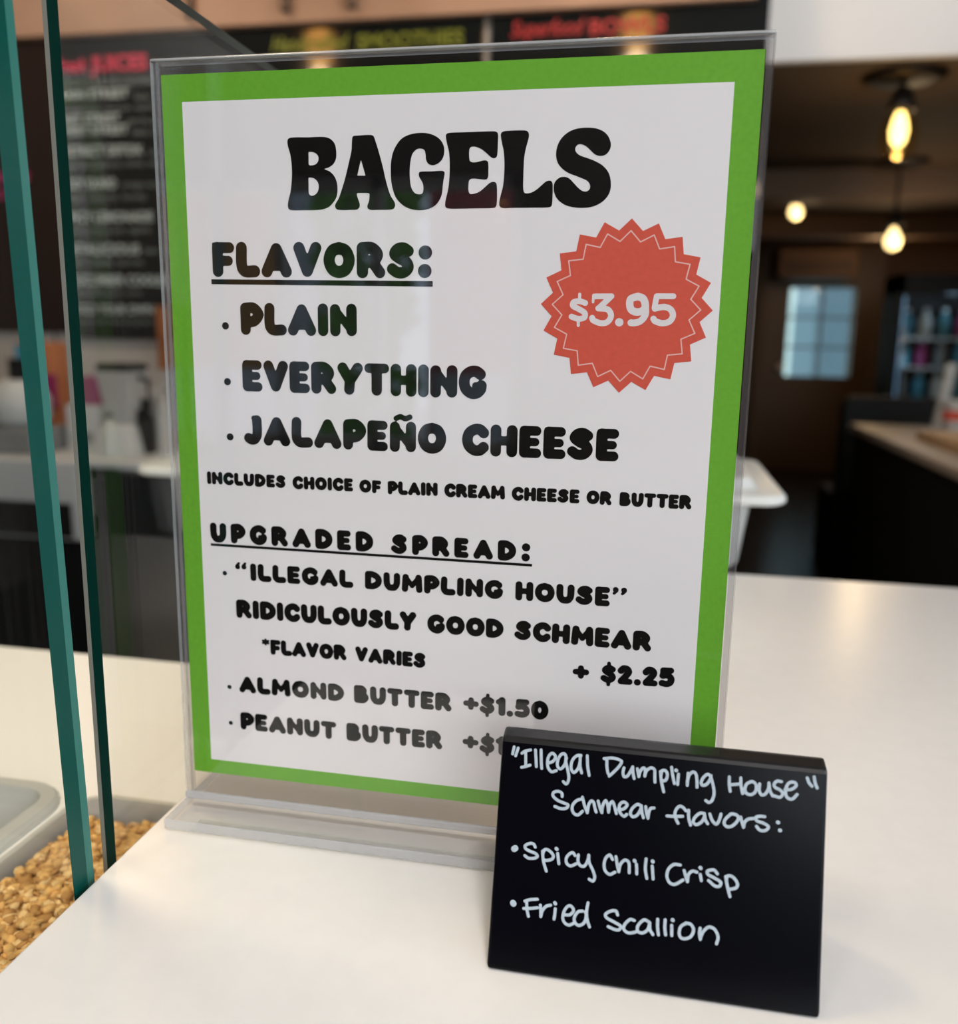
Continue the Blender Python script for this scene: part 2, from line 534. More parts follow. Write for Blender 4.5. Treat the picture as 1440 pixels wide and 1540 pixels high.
# rounded, heavy capitals: skeleton strokes in units of the cap height, (width, [(points[, radius])])
q = 0.165
FAT = 1.05
e_ = 1 - q
GLYPH = {
    'A': (0.88, [([(q, q), (0.44, 0.80), (0.715, q)],), ([(0.30, 0.27), (0.58, 0.27)], 0.085)]),
    'B': (0.76, [([(q, q), (q, e_)],), ([(q, e_), (0.40, 0.84), (0.505, 0.72), (0.42, 0.57), (0.22, 0.53)], 0.15), ([(q, 0.52), (0.42, 0.50), (0.575, 0.34), (0.47, 0.18), (q, q)],)]),
    'C': (0.80, [([(0.64, 0.73), (0.53, 0.83), (0.38, 0.83), (0.22, 0.71), (q, 0.5), (0.22, 0.29), (0.38, q), (0.53, 0.17), (0.64, 0.27)],)]),
    'D': (0.82, [([(q, q), (q, e_)],), ([(q, e_), (0.38, 0.83), (0.59, 0.69), (0.655, 0.5), (0.59, 0.31), (0.38, 0.17), (q, q)],)]),
    'E': (0.66, [([(q, q), (q, e_)],), ([(q, 0.85), (0.50, 0.85)], 0.145), ([(q, 0.5), (0.47, 0.5)], 0.125), ([(q, 0.15), (0.51, 0.15)], 0.145), ([(0.08, 0.93), (0.5, 0.95)], 0.05)]),
    'F': (0.66, [([(q, q), (q, e_)],), ([(q, 0.84), (0.51, 0.84)], 0.15), ([(q, 0.46), (0.47, 0.46)], 0.14), ([(0.06, 0.94), (0.5, 0.945)], 0.05)]),
    'G': (0.84, [([(0.64, 0.75), (0.53, 0.83), (0.38, 0.83), (0.22, 0.71), (q, 0.5), (0.22, 0.29), (0.38, q), (0.53, 0.17), (0.65, 0.28), (0.675, 0.40)],), ([(0.50, 0.40), (0.72, 0.40)], 0.10)]),
    'H': (0.80, [([(q, q), (q, e_)],), ([(0.635, q), (0.635, e_)],), ([(q, 0.5), (0.635, 0.5)], 0.14)]),
    'I': (0.34, [([(0.17, q), (0.17, e_)],)]),
    'J': (0.58, [([(0.415, e_), (0.415, 0.36), (0.34, 0.2), (0.24, q), (0.14, 0.22)],), ([(0.32, 0.9), (0.42, 0.9)], 0.09)]),
    'L': (0.68, [([(q, e_), (q, 0.30), (0.26, q), (0.53, q)],)]),
    'M': (0.98, [([(q, q), (0.20, 0.82)],), ([(0.20, 0.82), (0.49, 0.36), (0.78, 0.82)], 0.125), ([(0.78, 0.82), (0.815, q)],)]),
    'N': (0.82, [([(q, q), (q, 0.82)],), ([(0.17, 0.82), (0.65, 0.18)], 0.12), ([(0.655, 0.18), (0.655, e_)],)]),
    'O': (0.88, [([(0.44, e_), (0.26, 0.76), (q, 0.5), (0.26, 0.24), (0.44, q), (0.62, 0.24), (0.715, 0.5), (0.62, 0.76), (0.44, e_)],)]),
    'P': (0.72, [([(q, q), (q, e_)],), ([(q, e_), (0.42, 0.84), (0.575, 0.64), (0.42, 0.43), (q, 0.41)],)]),
    'R': (0.80, [([(q, q), (q, e_)],), ([(q, e_), (0.42, 0.83), (0.57, 0.66), (0.45, 0.48), (q, 0.45)],), ([(0.42, 0.48), (0.64, 0.16)], 0.155)]),
    'S': (0.76, [([(0.57, 0.76), (0.44, 0.84), (0.28, 0.81), (0.20, 0.68), (0.33, 0.56), (0.52, 0.45), (0.57, 0.30), (0.45, 0.17), (0.28, q), (0.14, 0.26)], 0.152)]),
    'T': (0.78, [([(0.39, q), (0.39, 0.83)],), ([(0.15, 0.85), (0.63, 0.85)], 0.145)]),
    'U': (0.80, [([(q, e_), (0.18, 0.38), (0.28, 0.19), (0.40, q), (0.52, 0.19), (0.62, 0.38), (0.635, e_)],)]),
    'V': (0.80, [([(q, e_), (0.39, 0.19), (0.635, e_)],)]),
    'Y': (0.80, [([(q, e_), (0.39, 0.44), (0.635, e_)],), ([(0.39, 0.46), (0.37, q)],)]),
    '0': (0.82, [([(0.41, e_), (0.24, 0.74), (q, 0.5), (0.24, 0.26), (0.41, q), (0.58, 0.26), (0.655, 0.5), (0.58, 0.74), (0.41, e_)],)]),
    '1': (0.46, [([(0.29, q), (0.29, e_)],), ([(0.12, 0.73), (0.29, 0.85)], 0.13)]),
    '2': (0.74, [([(0.17, 0.70), (0.30, 0.83), (0.47, 0.80), (0.54, 0.66), (0.44, 0.48), (0.20, 0.19)], 0.15), ([(0.18, 0.15), (0.57, 0.15)], 0.145)]),
    '5': (0.74, [([(0.20, 0.85), (0.55, 0.85)], 0.14), ([(0.20, 0.84), (0.18, 0.58)], 0.13), ([(0.18, 0.57), (0.40, 0.60), (0.56, 0.46), (0.54, 0.26), (0.38, 0.16), (0.15, 0.19)], 0.148)]),
    '$': (0.74, [([(0.55, 0.74), (0.43, 0.80), (0.28, 0.78), (0.20, 0.67), (0.33, 0.56), (0.50, 0.45), (0.56, 0.32), (0.45, 0.20), (0.28, 0.19), (0.14, 0.27)], 0.145), ([(0.38, 0.95), (0.38, 1.04)], 0.085), ([(0.36, 0.05), (0.36, -0.06)], 0.085)]),
    '+': (0.70, [([(0.14, 0.5), (0.56, 0.5)], 0.135), ([(0.35, 0.30), (0.35, 0.70)], 0.135)]),
    '.': (0.36, [([(0.17, 0.15), (0.18, 0.15)], 0.15)]),
    ':': (0.42, [([(0.21, 0.21), (0.22, 0.21)], 0.185), ([(0.22, 0.72), (0.23, 0.72)], 0.185)]),
    '*': (0.42, [([(0.21, 0.66), (0.21, 0.98)], 0.07), ([(0.07, 0.74), (0.35, 0.90)], 0.07), ([(0.07, 0.90), (0.35, 0.74)], 0.07)]),
    '“': (0.66, [([(0.15, 0.80), (0.16, 0.80)], 0.13), ([(0.11, 0.86), (0.22, 1.0)], 0.07), ([(0.46, 0.80), (0.47, 0.80)], 0.13), ([(0.42, 0.86), (0.53, 1.0)], 0.07)]),
    '”': (0.66, [([(0.15, 0.92), (0.16, 0.92)], 0.13), ([(0.20, 0.86), (0.10, 0.72)], 0.07), ([(0.46, 0.92), (0.47, 0.92)], 0.13), ([(0.51, 0.86), (0.41, 0.72)], 0.07)]),
}
GLYPH['Ñ'] = (GLYPH['N'][0], GLYPH['N'][1] + [([(0.20, 1.10), (0.33, 1.16), (0.48, 1.10), (0.62, 1.16)], 0.085)])


def word_strokes(text, left, right, cap, track=0.0, fat=FAT):
    """Strokes of a word set between two points of its baseline."""
    L = math.dist(left, right)
    ang = math.atan2(right[1] - left[1], right[0] - left[0])
    tot = sum(GLYPH[c][0] for c in text) + track * (len(text) - 1)
    sx = L / (tot * cap)
    x = 0.0
    out = []
    for c in text:
        w, st = GLYPH[c]
        for s in st:
            r = s[1] if len(s) > 1 else q
            pts = smooth_line(s[0], 6) if len(s[0]) > 3 else list(s[0])
            P = []
            for (px, py) in pts:
                ux, uy = (x + px) * sx * cap, py * cap
                P.append((left[0] + ux * math.cos(ang) - uy * math.sin(ang), left[1] + ux * math.sin(ang) + uy * math.cos(ang)))
            out.append((P, r * cap * fat))
        x += w + track
    return out


def flat_ink(name, faces, place, material, parent, label=None, thick=None):
    mb = MB()
    for f in faces:
        mb.face([place(u, v) for u, v in f])
    return mb.build(name, material, parent, label=label, normals=False)


def lettering(name, text, place, size, material, parent=None, bold=0.0, shear=0.0, width=None, label=None, spacing=1.0):
    """Text in the built-in face as a mesh; place maps (u, v) in mm to a point."""
    cu = bpy.data.curves.new(name, 'FONT')
    cu.body = text
    cu.size = 1.0
    cu.offset = bold
    cu.shear = shear
    cu.space_character = spacing
    cu.resolution_u = 3
    tmp = bpy.data.objects.new(name, cu)
    COL.objects.link(tmp)
    dg = bpy.context.evaluated_depsgraph_get()
    me = bpy.data.meshes.new_from_object(tmp.evaluated_get(dg))
    bpy.data.objects.remove(tmp, do_unlink=True)
    xs = [v.co.x for v in me.vertices]
    k = size / 0.7
    kx = width / (max(xs) - min(xs)) if width else k
    x0 = min(xs)
    mb = MB()
    mb.v = [place((v.co.x - x0) * kx, v.co.y * k) for v in me.vertices]
    mb.f = [tuple(p.vertices) for p in me.polygons]
    mb.mi = [0] * len(mb.f)
    return mb.build(name, material, parent, label=label, normals=False)


# ------------------------------------------------------------------ traced lettering (mm on its own sheet)
HANDWRITING = {
    'line1': [[(4.26,71.9),(3.92,69.58)],[(5.64,71.68),(4.95,69.08)],[(6.98,70.13),(7.92,70.88),(9.8,71.5)],[(8.21,70.86),(8.52,66.33)],[(7.16,65.59),(8.49,65.97),(9.93,66.6)],[(11.39,71.66),(11.73,69.06),(12.04,66.34)],[(13.27,71.85),(13.53,68.53),(13.85,65.94)],[(15.86,67.82),(17.51,68.7),(18.14,70.2),(17.1,71.17),(16.06,70.34),(15.58,68.27),(15.95,66.4),(17.12,65.21),(18.67,65.73)],[(21.8,69.98),(21.11,71.34),(20.03,71.11),(19.05,69.34),(18.93,67.42),(19.72,66.44),(20.66,66.89),(21.52,68.64),(21.55,70.07)],[(21.64,68.66),(22.39,66.36),(22.9,64.05),(22.64,62.36),(22.07,61.83),(21.18,62.44)],[(26.43,71.41),(25.23,71.29),(23.87,69.84),(23.39,67.89),(23.73,66.27),(24.48,65.75),(25.62,66.94),(26.21,69.13),(26.2,71.27)],[(26.21,71.03),(26.33,67.96),(26.96,65.9)],[(28.47,71.5),(28.79,68.22),(29.44,65.34)],[(33.94,71.18),(36.9,71.63),(39.46,71.01),(39.37,69.97),(37.71,67.74),(35.89,65.79)],[(34.85,70.98),(34.99,68.63),(35.46,66.62)],[(40.46,68.91),(40.25,67.43),(40.62,66.15),(41.64,66.4),(42.71,68.27),(43.23,69.5)],[(43.23,69.5),(43.39,67.76),(43.87,65.91)],[(44.73,69.07),(45.03,67.93),(45.3,66.65)],[(45.3,66.65),(45.65,68.29),(46.61,69.56),(47.23,69.04),(47.19,67.0)],[(47.19,67.0),(47.68,68.8),(49.09,69.82),(50.14,69.35),(50.32,67.62),(50.49,65.46)],[(52.05,68.97),(52.51,65.82),(53.39,62.73)],[(52.26,67.83),(52.62,69.32),(53.78,69.3),(54.28,68.04),(53.79,66.39),(52.64,66.12)],[(55.46,70.64),(55.86,68.5),(56.58,65.68)],[(57.73,68.7),(57.6,65.5)],[(56.89,69.86),(57.01,69.81)],[(60.73,69.31),(60.62,65.54)],[(60.57,66.69),(61.04,68.76),(62.14,69.89),(63.02,69.55),(63.56,67.3),(63.65,65.29)],[(67.76,69.19),(66.74,69.66),(65.5,68.52),(64.87,66.86),(65.33,66.05),(66.46,66.46),(67.53,68.01),(67.84,69.34)],[(67.77,68.9),(68.43,66.96),(68.99,64.15),(68.52,61.81),(67.56,60.99),(66.55,61.45)],[(73.46,69.54),(73.49,67.4),(73.88,65.15)],[(76.93,69.63),(77.12,67.22),(77.69,64.86)],[(73.56,67.12),(75.47,67.47),(77.01,67.78)],[(80.2,68.83),(78.83,67.97),(78.34,66.21),(78.95,64.99),(80.36,64.86),(81.58,65.99),(81.63,67.99),(80.76,68.81),(79.92,68.75)],[(82.74,68.4),(82.68,66.4),(83.43,65.06),(84.53,65.47),(85.43,67.27),(85.51,68.98)],[(85.51,68.98),(85.87,66.75),(86.77,65.15)],[(89.23,69.81),(87.98,69.82),(87.05,68.72),(87.5,67.78),(88.91,67.22),(89.78,66.19),(88.99,64.97),(87.32,65.21)],[(90.42,67.53),(92.21,67.73),(93.68,69.02),(93.23,69.96),(91.72,69.79),(90.8,68.42),(90.6,66.42),(91.2,65.07),(92.59,64.8),(94.05,66.38)],[(96.88,71.76),(97.48,70.28),(98.34,69.38)],[(98.92,72.26),(99.26,70.47),(99.91,68.99)]],
    'line2': [[(21.12,57.71),(20.93,58.75),(19.69,59.2),(18.27,58.69),(18.1,57.61),(19.63,56.36),(21.85,55.67),(23.21,55.23),(22.79,54.24),(21.0,53.81),(18.92,54.28)],[(27.04,57.42),(26.1,57.08),(24.75,55.52),(24.62,53.86),(25.41,52.66),(26.62,52.45),(27.98,53.77)],[(27.71,58.2),(28.6,55.48),(29.55,53.48)],[(29.55,53.48),(29.87,56.1),(30.64,57.35),(31.38,56.97),(31.83,55.38),(32.38,54.04)],[(32.8,57.54),(33.51,55.57),(34.2,54.04)],[(34.2,54.04),(34.36,56.25),(35.16,57.95),(35.81,57.0),(36.34,54.43)],[(36.34,54.43),(36.56,56.79),(37.38,57.9),(38.05,56.66),(38.83,54.28)],[(39.43,55.66),(41.03,55.98),(42.13,57.42),(41.06,58.17),(39.92,57.46),(39.58,55.67),(40.24,54.44),(41.31,53.69),(42.15,54.37)],[(46.52,57.62),(45.33,57.92),(43.8,56.44),(43.3,54.79),(44.09,53.87),(45.51,54.61),(46.44,56.45),(46.58,57.63)],[(46.59,57.48),(46.93,55.35),(47.45,53.96)],[(47.99,57.49),(48.39,55.51),(48.9,53.98)],[(48.9,53.98),(49.09,55.88),(49.61,57.1),(50.62,57.36)],[(60.58,57.62),(59.67,58.52),(58.65,58.84),(57.55,57.71),(57.21,55.94),(57.71,54.57),(58.33,53.49)],[(54.78,55.38),(56.8,55.47),(59.66,55.79)],[(61.42,57.86),(61.53,55.58),(62.21,53.37)],[(66.31,57.41),(65.02,57.41),(63.38,55.79),(63.03,54.32),(64.05,53.73),(65.71,54.92),(66.48,56.72)],[(66.31,57.41),(66.67,55.6),(67.44,54.4)],[(68.01,57.46),(68.81,55.56),(69.99,54.56),(70.79,55.5),(71.4,57.85)],[(74.46,58.23),(72.84,56.48),(72.48,55.02),(73.51,54.14),(75.17,54.76),(76.64,56.63),(76.44,57.89),(75.02,58.29),(74.18,58.06)],[(77.44,57.58),(77.93,55.93),(78.41,54.57)],[(78.41,54.57),(78.76,56.31),(79.83,57.28),(81.22,57.59)],[(84.66,58.55),(83.13,58.51),(81.9,57.95),(82.36,57.01),(84.33,56.53),(85.89,55.59),(84.97,54.35),(83.3,54.3),(82.29,55.31)],[(88.6,57.28),(88.76,57.24)],[(89.29,54.94),(89.46,54.91)]],
    'line3': [[(6.5,39.27),(6.88,39.56)],[(13.37,40.69),(12.82,41.56),(11.6,41.65),(10.07,40.76),(10.26,39.85),(12.01,39.12),(13.75,38.63),(14.28,37.87),(13.36,37.17),(11.43,36.94),(10.16,37.6)],[(15.86,39.7),(16.3,36.72),(17.47,33.6)],[(16.02,39.02),(16.55,40.26),(17.76,40.28),(19.43,38.74),(19.13,37.65),(17.49,36.98),(16.52,36.98)],[(20.82,39.6),(21.38,36.41)],[(20.27,41.03),(20.47,40.87)],[(26.45,39.59),(25.68,40.43),(24.53,39.82),(23.66,38.32),(24.0,36.74),(25.23,36.19),(26.96,37.1)],[(27.51,39.95),(27.5,38.1),(28.18,36.79),(29.5,36.61),(30.57,38.48),(30.82,40.24)],[(30.82,40.24),(31.07,38.07),(32.4,35.7),(33.11,33.71),(32.6,32.38),(31.39,32.8)],[(38.47,39.85),(37.52,41.12),(36.34,40.11),(35.86,37.97),(36.4,35.97),(37.86,35.11),(39.4,36.0)],[(39.47,40.84),(40.08,38.15),(40.61,36.32)],[(40.61,36.32),(41.01,38.61),(42.33,40.15),(43.58,39.62),(43.94,36.39)],[(46.05,39.24),(46.31,36.35)],[(45.37,40.32),(45.51,40.2)],[(48.98,41.31),(48.9,38.22),(49.5,35.38)],[(50.99,39.33),(51.47,35.46)],[(51.02,40.85),(51.16,40.73)],[(59.65,40.75),(57.76,40.69),(56.12,39.12),(55.73,36.68),(56.68,34.93),(58.24,34.62),(60.73,36.29)],[(60.93,39.21),(61.53,37.41),(62.11,35.96)],[(62.11,35.96),(62.34,38.2),(63.48,39.36),(64.86,39.19)],[(65.9,38.64),(66.33,36.83)],[(65.84,40.67),(65.98,40.55)],[(71.12,39.47),(70.06,40.52),(68.05,39.93),(68.27,38.94),(70.16,38.17),(72.24,37.08),(71.95,35.87),(70.61,35.69),(68.52,37.11)],[(73.67,38.95),(74.3,36.0),(75.2,33.09)],[(73.9,37.63),(74.16,39.18),(75.68,39.2),(77.26,37.38),(76.99,36.01),(75.01,35.25)]],
    'line4': [[(7.31,22.28),(7.47,22.07)],[(11.13,23.36),(13.02,24.08),(15.17,24.47)],[(11.73,23.33),(12.02,20.81),(12.6,18.8)],[(10.92,21.01),(13.2,21.32),(15.34,21.83)],[(16.24,22.76),(16.48,20.94),(16.6,19.22)],[(16.6,19.22),(17.07,21.25),(18.18,22.67),(19.58,23.2)],[(21.13,22.25),(21.07,20.63),(20.93,19.0)],[(20.89,24.06),(21.05,23.85)],[(24.04,20.8),(25.93,21.05),(27.02,22.57),(26.0,23.81),(24.84,23.32),(23.88,21.46),(23.77,19.38),(24.68,18.13),(25.89,17.83),(27.04,18.44)],[(29.86,22.72),(28.47,22.3),(27.4,20.33),(27.73,18.77),(28.96,18.13),(30.55,19.15),(31.13,21.28),(30.81,22.62)],[(31.47,25.45),(31.17,22.66),(31.55,20.2),(32.38,18.14)],[(41.01,23.0),(40.42,24.12),(38.85,23.91),(37.17,22.66),(37.58,21.69),(40.09,20.66),(42.25,19.59),(41.61,18.49),(40.22,18.47),(38.25,19.05)],[(46.29,22.01),(45.07,22.18),(43.42,20.43),(43.15,19.04),(44.07,18.14),(45.29,18.04),(46.83,18.52)],[(50.96,22.13),(49.38,22.6),(47.58,20.66),(47.5,18.95),(48.91,18.53),(50.57,19.71),(51.15,21.82)],[(51.14,21.99),(51.33,19.81),(52.29,18.52)],[(53.55,23.33),(53.6,21.13),(54.0,18.66)],[(55.88,23.47),(55.83,21.1),(56.18,18.96)],[(57.94,22.06),(58.09,19.05)],[(58.09,23.77),(58.24,23.65)],[(62.38,23.33),(60.74,22.1),(60.33,20.03),(60.9,18.77),(62.27,18.62),(63.92,19.52),(64.67,21.63),(63.75,23.18),(62.21,23.38)],[(66.66,22.41),(66.5,20.88),(66.82,19.08)],[(66.81,19.25),(67.56,21.36),(69.16,23.08),(70.86,22.81),(71.93,21.29),(72.16,19.99),(71.79,18.44)]],
}
HEADING = {
    'B': [[(-58.55,255.09),(-58.04,255.97),(-56.45,256.32),(-50.16,256.21),(-44.47,256.2),(-41.94,255.45),(-40.27,253.65),(-39.75,250.85),(-39.93,248.57),(-40.95,246.81),(-42.67,245.69),(-44.39,245.13),(-42.41,244.28),(-40.73,242.71),(-39.76,240.64),(-39.46,238.07),(-39.84,235.5),(-41.16,233.44),(-42.9,231.91),(-44.92,231.15),(-47.23,230.86),(-53.6,230.85),(-57.38,230.88),(-58.68,231.42),(-58.94,232.87),(-58.6,234.69),(-57.8,237.29),(-57.28,240.66),(-57.03,244.54),(-57.23,248.41),(-57.73,251.24),(-58.32,253.04)],[(-50.41,251.08),(-50.12,251.2),(-48.55,251.04),(-47.14,250.25),(-46.6,248.96),(-47.05,247.44),(-48.36,246.64),(-50.08,246.52),(-50.44,246.99),(-50.42,249.04)],[(-50.6,242.11),(-50.17,242.28),(-48.74,242.08),(-47.32,241.02),(-46.72,239.47),(-46.96,237.66),(-47.99,236.38),(-49.44,235.88),(-50.44,236.41),(-50.65,237.19),(-50.63,239.53)]],
    'A': [[(-33.65,255.5),(-33.22,256.2),(-31.82,256.34),(-26.54,256.41),(-25.57,255.93),(-24.89,254.29),(-23.8,251.01),(-22.16,245.43),(-21.07,240.85),(-19.41,235.74),(-17.89,233.42),(-17.56,232.14),(-18.17,231.0),(-19.71,230.68),(-23.63,230.67),(-26.86,230.7),(-27.9,231.23),(-28.12,232.13),(-27.54,233.54),(-27.3,235.08),(-27.44,236.41),(-29.77,236.6),(-32.03,236.47),(-31.76,234.88),(-31.07,233.07),(-31.08,231.78),(-32.08,230.88),(-34.07,230.77),(-39.2,230.83),(-40.33,231.49),(-40.46,232.66),(-39.14,234.71),(-37.96,237.53),(-36.49,241.87),(-35.01,247.2),(-33.98,251.23),(-33.81,253.5)],[(-30.42,247.87),(-30.57,247.57),(-31.76,242.94),(-31.82,242.69),(-31.54,242.63),(-29.01,242.59),(-28.73,242.63),(-28.81,242.89),(-30.23,247.56)]],
    'G': [[(-19.2,243.86),(-19.11,246.88),(-18.41,250.14),(-17.16,252.61),(-15.24,254.81),(-12.51,256.1),(-9.24,256.64),(-5.99,256.51),(-3.01,255.62),(-0.84,254.09),(0.39,251.96),(0.54,249.73),(-0.11,247.75),(-1.59,246.29),(-3.62,245.66),(-5.25,246.24),(-6.08,247.63),(-6.28,249.38),(-6.64,250.75),(-7.86,251.35),(-9.5,251.19),(-11.0,249.85),(-11.81,247.24),(-12.13,243.73),(-11.99,240.71),(-11.52,238.17),(-10.28,236.38),(-8.62,235.85),(-7.53,236.09),(-7.06,237.1),(-7.13,239.12),(-7.82,240.64),(-8.65,241.91),(-8.65,243.29),(-7.56,243.6),(-4.29,243.59),(-0.48,243.72),(0.6,243.38),(0.75,242.5),(0.36,240.51),(0.1,238.5),(-0.15,235.99),(-0.95,233.98),(-2.3,232.22),(-4.21,231.1),(-6.95,230.44),(-9.71,230.47),(-12.47,231.06),(-15.25,232.63),(-17.47,235.21),(-18.71,238.79),(-19.12,241.33)]],
    'E': [[(1.08,255.15),(1.29,256.0),(2.36,256.39),(5.83,256.45),(11.15,256.49),(18.28,256.5),(19.47,256.15),(19.88,255.17),(19.85,252.98),(19.79,249.56),(19.51,248.09),(18.59,247.57),(17.39,248.01),(15.78,249.4),(13.9,250.79),(11.76,251.57),(10.17,251.44),(9.65,250.52),(9.63,248.3),(9.97,246.81),(11.31,246.33),(13.17,246.57),(15.03,246.95),(16.23,246.63),(16.59,245.44),(16.61,243.22),(16.59,241.48),(16.07,240.62),(14.88,240.52),(12.74,240.8),(10.86,240.91),(9.8,240.35),(9.5,238.86),(9.53,236.86),(10.14,235.77),(12.01,235.87),(13.88,236.67),(15.72,238.14),(17.03,239.24),(18.35,239.72),(19.42,239.33),(19.76,238.21),(19.89,235.72),(19.88,232.47),(19.45,231.22),(18.26,230.86),(14.25,230.83),(6.16,230.79),(2.63,230.83),(1.26,231.3),(1.03,232.69),(1.5,234.96),(2.15,237.72),(2.51,241.47),(2.6,245.96),(2.29,249.94),(1.59,252.67)]],
    'L': [[(20.8,255.15),(21.17,256.11),(22.74,256.5),(28.99,256.51),(30.29,256.12),(30.79,254.9),(30.5,253.21),(29.8,250.56),(29.28,247.4),(29.18,244.22),(29.15,240.53),(29.18,237.57),(29.53,236.08),(30.33,235.65),(32.16,235.92),(33.96,236.88),(35.74,238.34),(37.26,239.54),(38.55,239.77),(39.4,239.14),(39.62,237.17),(39.64,234.22),(39.58,232.24),(39.22,231.13),(37.8,230.83),(32.83,230.83),(24.91,230.84),(21.99,230.82),(20.92,231.46),(20.75,232.96),(21.23,235.2),(21.96,238.17),(22.28,241.88),(22.33,245.58),(21.97,249.75),(21.25,252.7)]],
    'S': [[(58.99,252.05),(59.12,250.37),(58.39,248.72),(57.17,247.78),(55.41,247.58),(53.87,248.09),(52.3,249.45),(50.72,250.81),(48.92,251.52),(47.66,251.24),(47.01,250.17),(47.36,248.96),(48.8,247.84),(51.38,246.94),(53.96,245.93),(56.29,244.68),(58.14,242.95),(59.23,241.0),(59.72,238.58),(59.58,236.15),(58.53,233.97),(56.57,232.17),(53.81,230.97),(50.75,230.56),(47.14,230.8),(44.27,231.57),(41.89,233.08),(40.39,235.19),(39.93,237.41),(40.38,239.37),(41.89,240.69),(43.68,240.95),(45.24,240.39),(46.84,238.9),(48.71,237.04),(50.28,236.09),(51.56,236.02),(52.43,236.74),(52.58,237.96),(51.68,239.43),(49.86,240.31),(47.26,241.33),(44.66,242.35),(42.55,243.85),(41.07,245.7),(40.42,248.38),(40.76,251.03),(41.96,253.41),(44.19,255.4),(46.95,256.52),(50.23,256.84),(53.52,256.59),(56.07,255.69),(57.89,254.22)]],
}
PRINTED_LINES = [
    ('flavors_title', [('FLAVORS:', (-90.31, 206.87), (-3.49, 206.44), 12.76)], None),
    ('flavor_plain', [('PLAIN', (-79.52, 185.26), (-32.47, 185.24), 11.89)], (-85.76, 188.44, 1.39)),
    ('flavor_everything', [('EVERYTHING', (-79.5, 163.59), (17.47, 163.31), 11.93)], (-85.8, 167.04, 1.4)),
    ('flavor_jalapeno', [('JALAPEÑO', (-79.43, 142.72), (2.37, 142.12), 11.56), ('CHEESE', (8.29, 142.11), (66.84, 142.08), 11.77)], (-85.55, 145.39, 1.42)),
    ('includes_note', [('INCLUDES', (-96.3, 126.07), (-62.53, 125.95), 5.01), ('CHOICE', (-59.74, 125.82), (-34.7, 125.99), 5.05), ('OF', (-32.26, 125.85), (-23.37, 125.77), 4.98), ('PLAIN', (-20.7, 125.64), (-0.86, 125.86), 5.08), ('CREAM', (1.75, 125.74), (25.18, 125.91), 5.14), ('CHEESE', (27.72, 125.78), (53.19, 125.84), 5.07), ('OR', (55.64, 125.97), (64.93, 125.7), 4.98), ('BUTTER', (67.84, 125.73), (93.6, 125.74), 5.08)], None),
    ('upgraded_title', [('UPGRADED', (-95.87, 102.18), (-26.64, 102.27), 7.91), ('SPREAD:', (-19.42, 102.19), (35.44, 102.3), 7.73)], None),
    ('illegal_line', [('“', (-85.66, 86.51), (-79.74, 86.65), 7.31), ('ILLEGAL', (-79.14, 86.97), (-35.0, 87.04), 7.14), ('DUMPLING', (-30.43, 87.1), (25.41, 86.86), 7.23), ('HOUSE', (29.94, 86.93), (66.17, 87.03), 7.39), ('”', (66.42, 87.05), (73.03, 87.03), 7.24)], (-90.15, 89.3, 0.94)),
    ('schmear_line', [('RIDICULOUSLY', (-85.74, 70.79), (-9.1, 71.16), 7.63), ('GOOD', (-4.75, 70.97), (25.89, 71.05), 7.53), ('SCHMEAR', (30.07, 71.13), (82.26, 70.52), 7.66)], None),
    ('varies_note', [('*', (-74.94, 55.99), (-71.41, 56.01), 6.35), ('FLAVOR', (-71.12, 56.03), (-38.31, 56.35), 6.35), ('VARIES', (-34.63, 56.4), (-5.22, 55.95), 6.22)], None),
    ('spread_price', [('+', (52.96, 56.09), (59.69, 56.18), 7.82), ('$2.25', (64.0, 56.32), (91.67, 57.07), 7.77)], None),
    ('almond_line', [('ALMOND', (-85.78, 38.17), (-39.39, 38.47), 7.25), ('BUTTER', (-35.39, 38.58), (5.57, 38.68), 7.49), ('+', (9.92, 39.12), (16.68, 38.97), 7.6), ('$1.50', (16.95, 38.99), (44.3, 39.01), 7.71)], (-90.09, 39.98, 0.91)),
    ('peanut_line', [('PEANUT', (-85.83, 21.6), (-43.08, 21.41), 7.52), ('BUTTER', (-38.75, 21.59), (1.89, 21.97), 7.64), ('+', (9.86, 22.57), (16.96, 22.5), 7.73), ('$1.50', (17.24, 22.24), (44.82, 22.5), 7.85)], (-90.13, 23.85, 0.91)),
]
PRICE_STROKES = [([(52.45,198.23),(50.56,198.82),(48.39,198.5),(48.12,197.28),(50.35,196.08),(52.43,194.73),(52.33,193.2),(50.16,192.72),(47.79,193.45)],1.01),([(50.4,201.25),(50.4,199.58)],0.55),([(50.24,192.26),(50.31,190.42)],0.55),([(55.76,200.53),(61.61,200.63)],0.98),([(55.28,200.98),(55.22,198.56)],0.46),([(61.31,200.42),(57.77,196.91)],1.04),([(57.17,196.45),(60.58,196.03),(61.76,193.92),(60.62,191.78),(58.32,191.29),(55.48,192.32),(55.14,193.08)],1.04),([(64.66,191.71),(64.79,191.65)],1.41),([(70.77,200.64),(68.38,199.72),(68.11,197.76),(68.87,195.96),(71.04,195.29),(73.12,196.16),(73.49,197.81),(72.62,199.9),(70.77,200.64)],1.29),([(73.67,197.36),(73.67,194.35),(72.11,192.22),(70.0,191.53),(68.78,191.58)],1.16),([(77.26,200.75),(82.96,200.79)],0.98),([(77.26,200.75),(76.72,196.79)],0.98),([(76.89,196.55),(80.02,197.12),(82.32,196.25),(83.19,194.16),(82.1,192.2),(79.73,191.56),(77.12,192.29),(76.56,193.03)],1.07)]

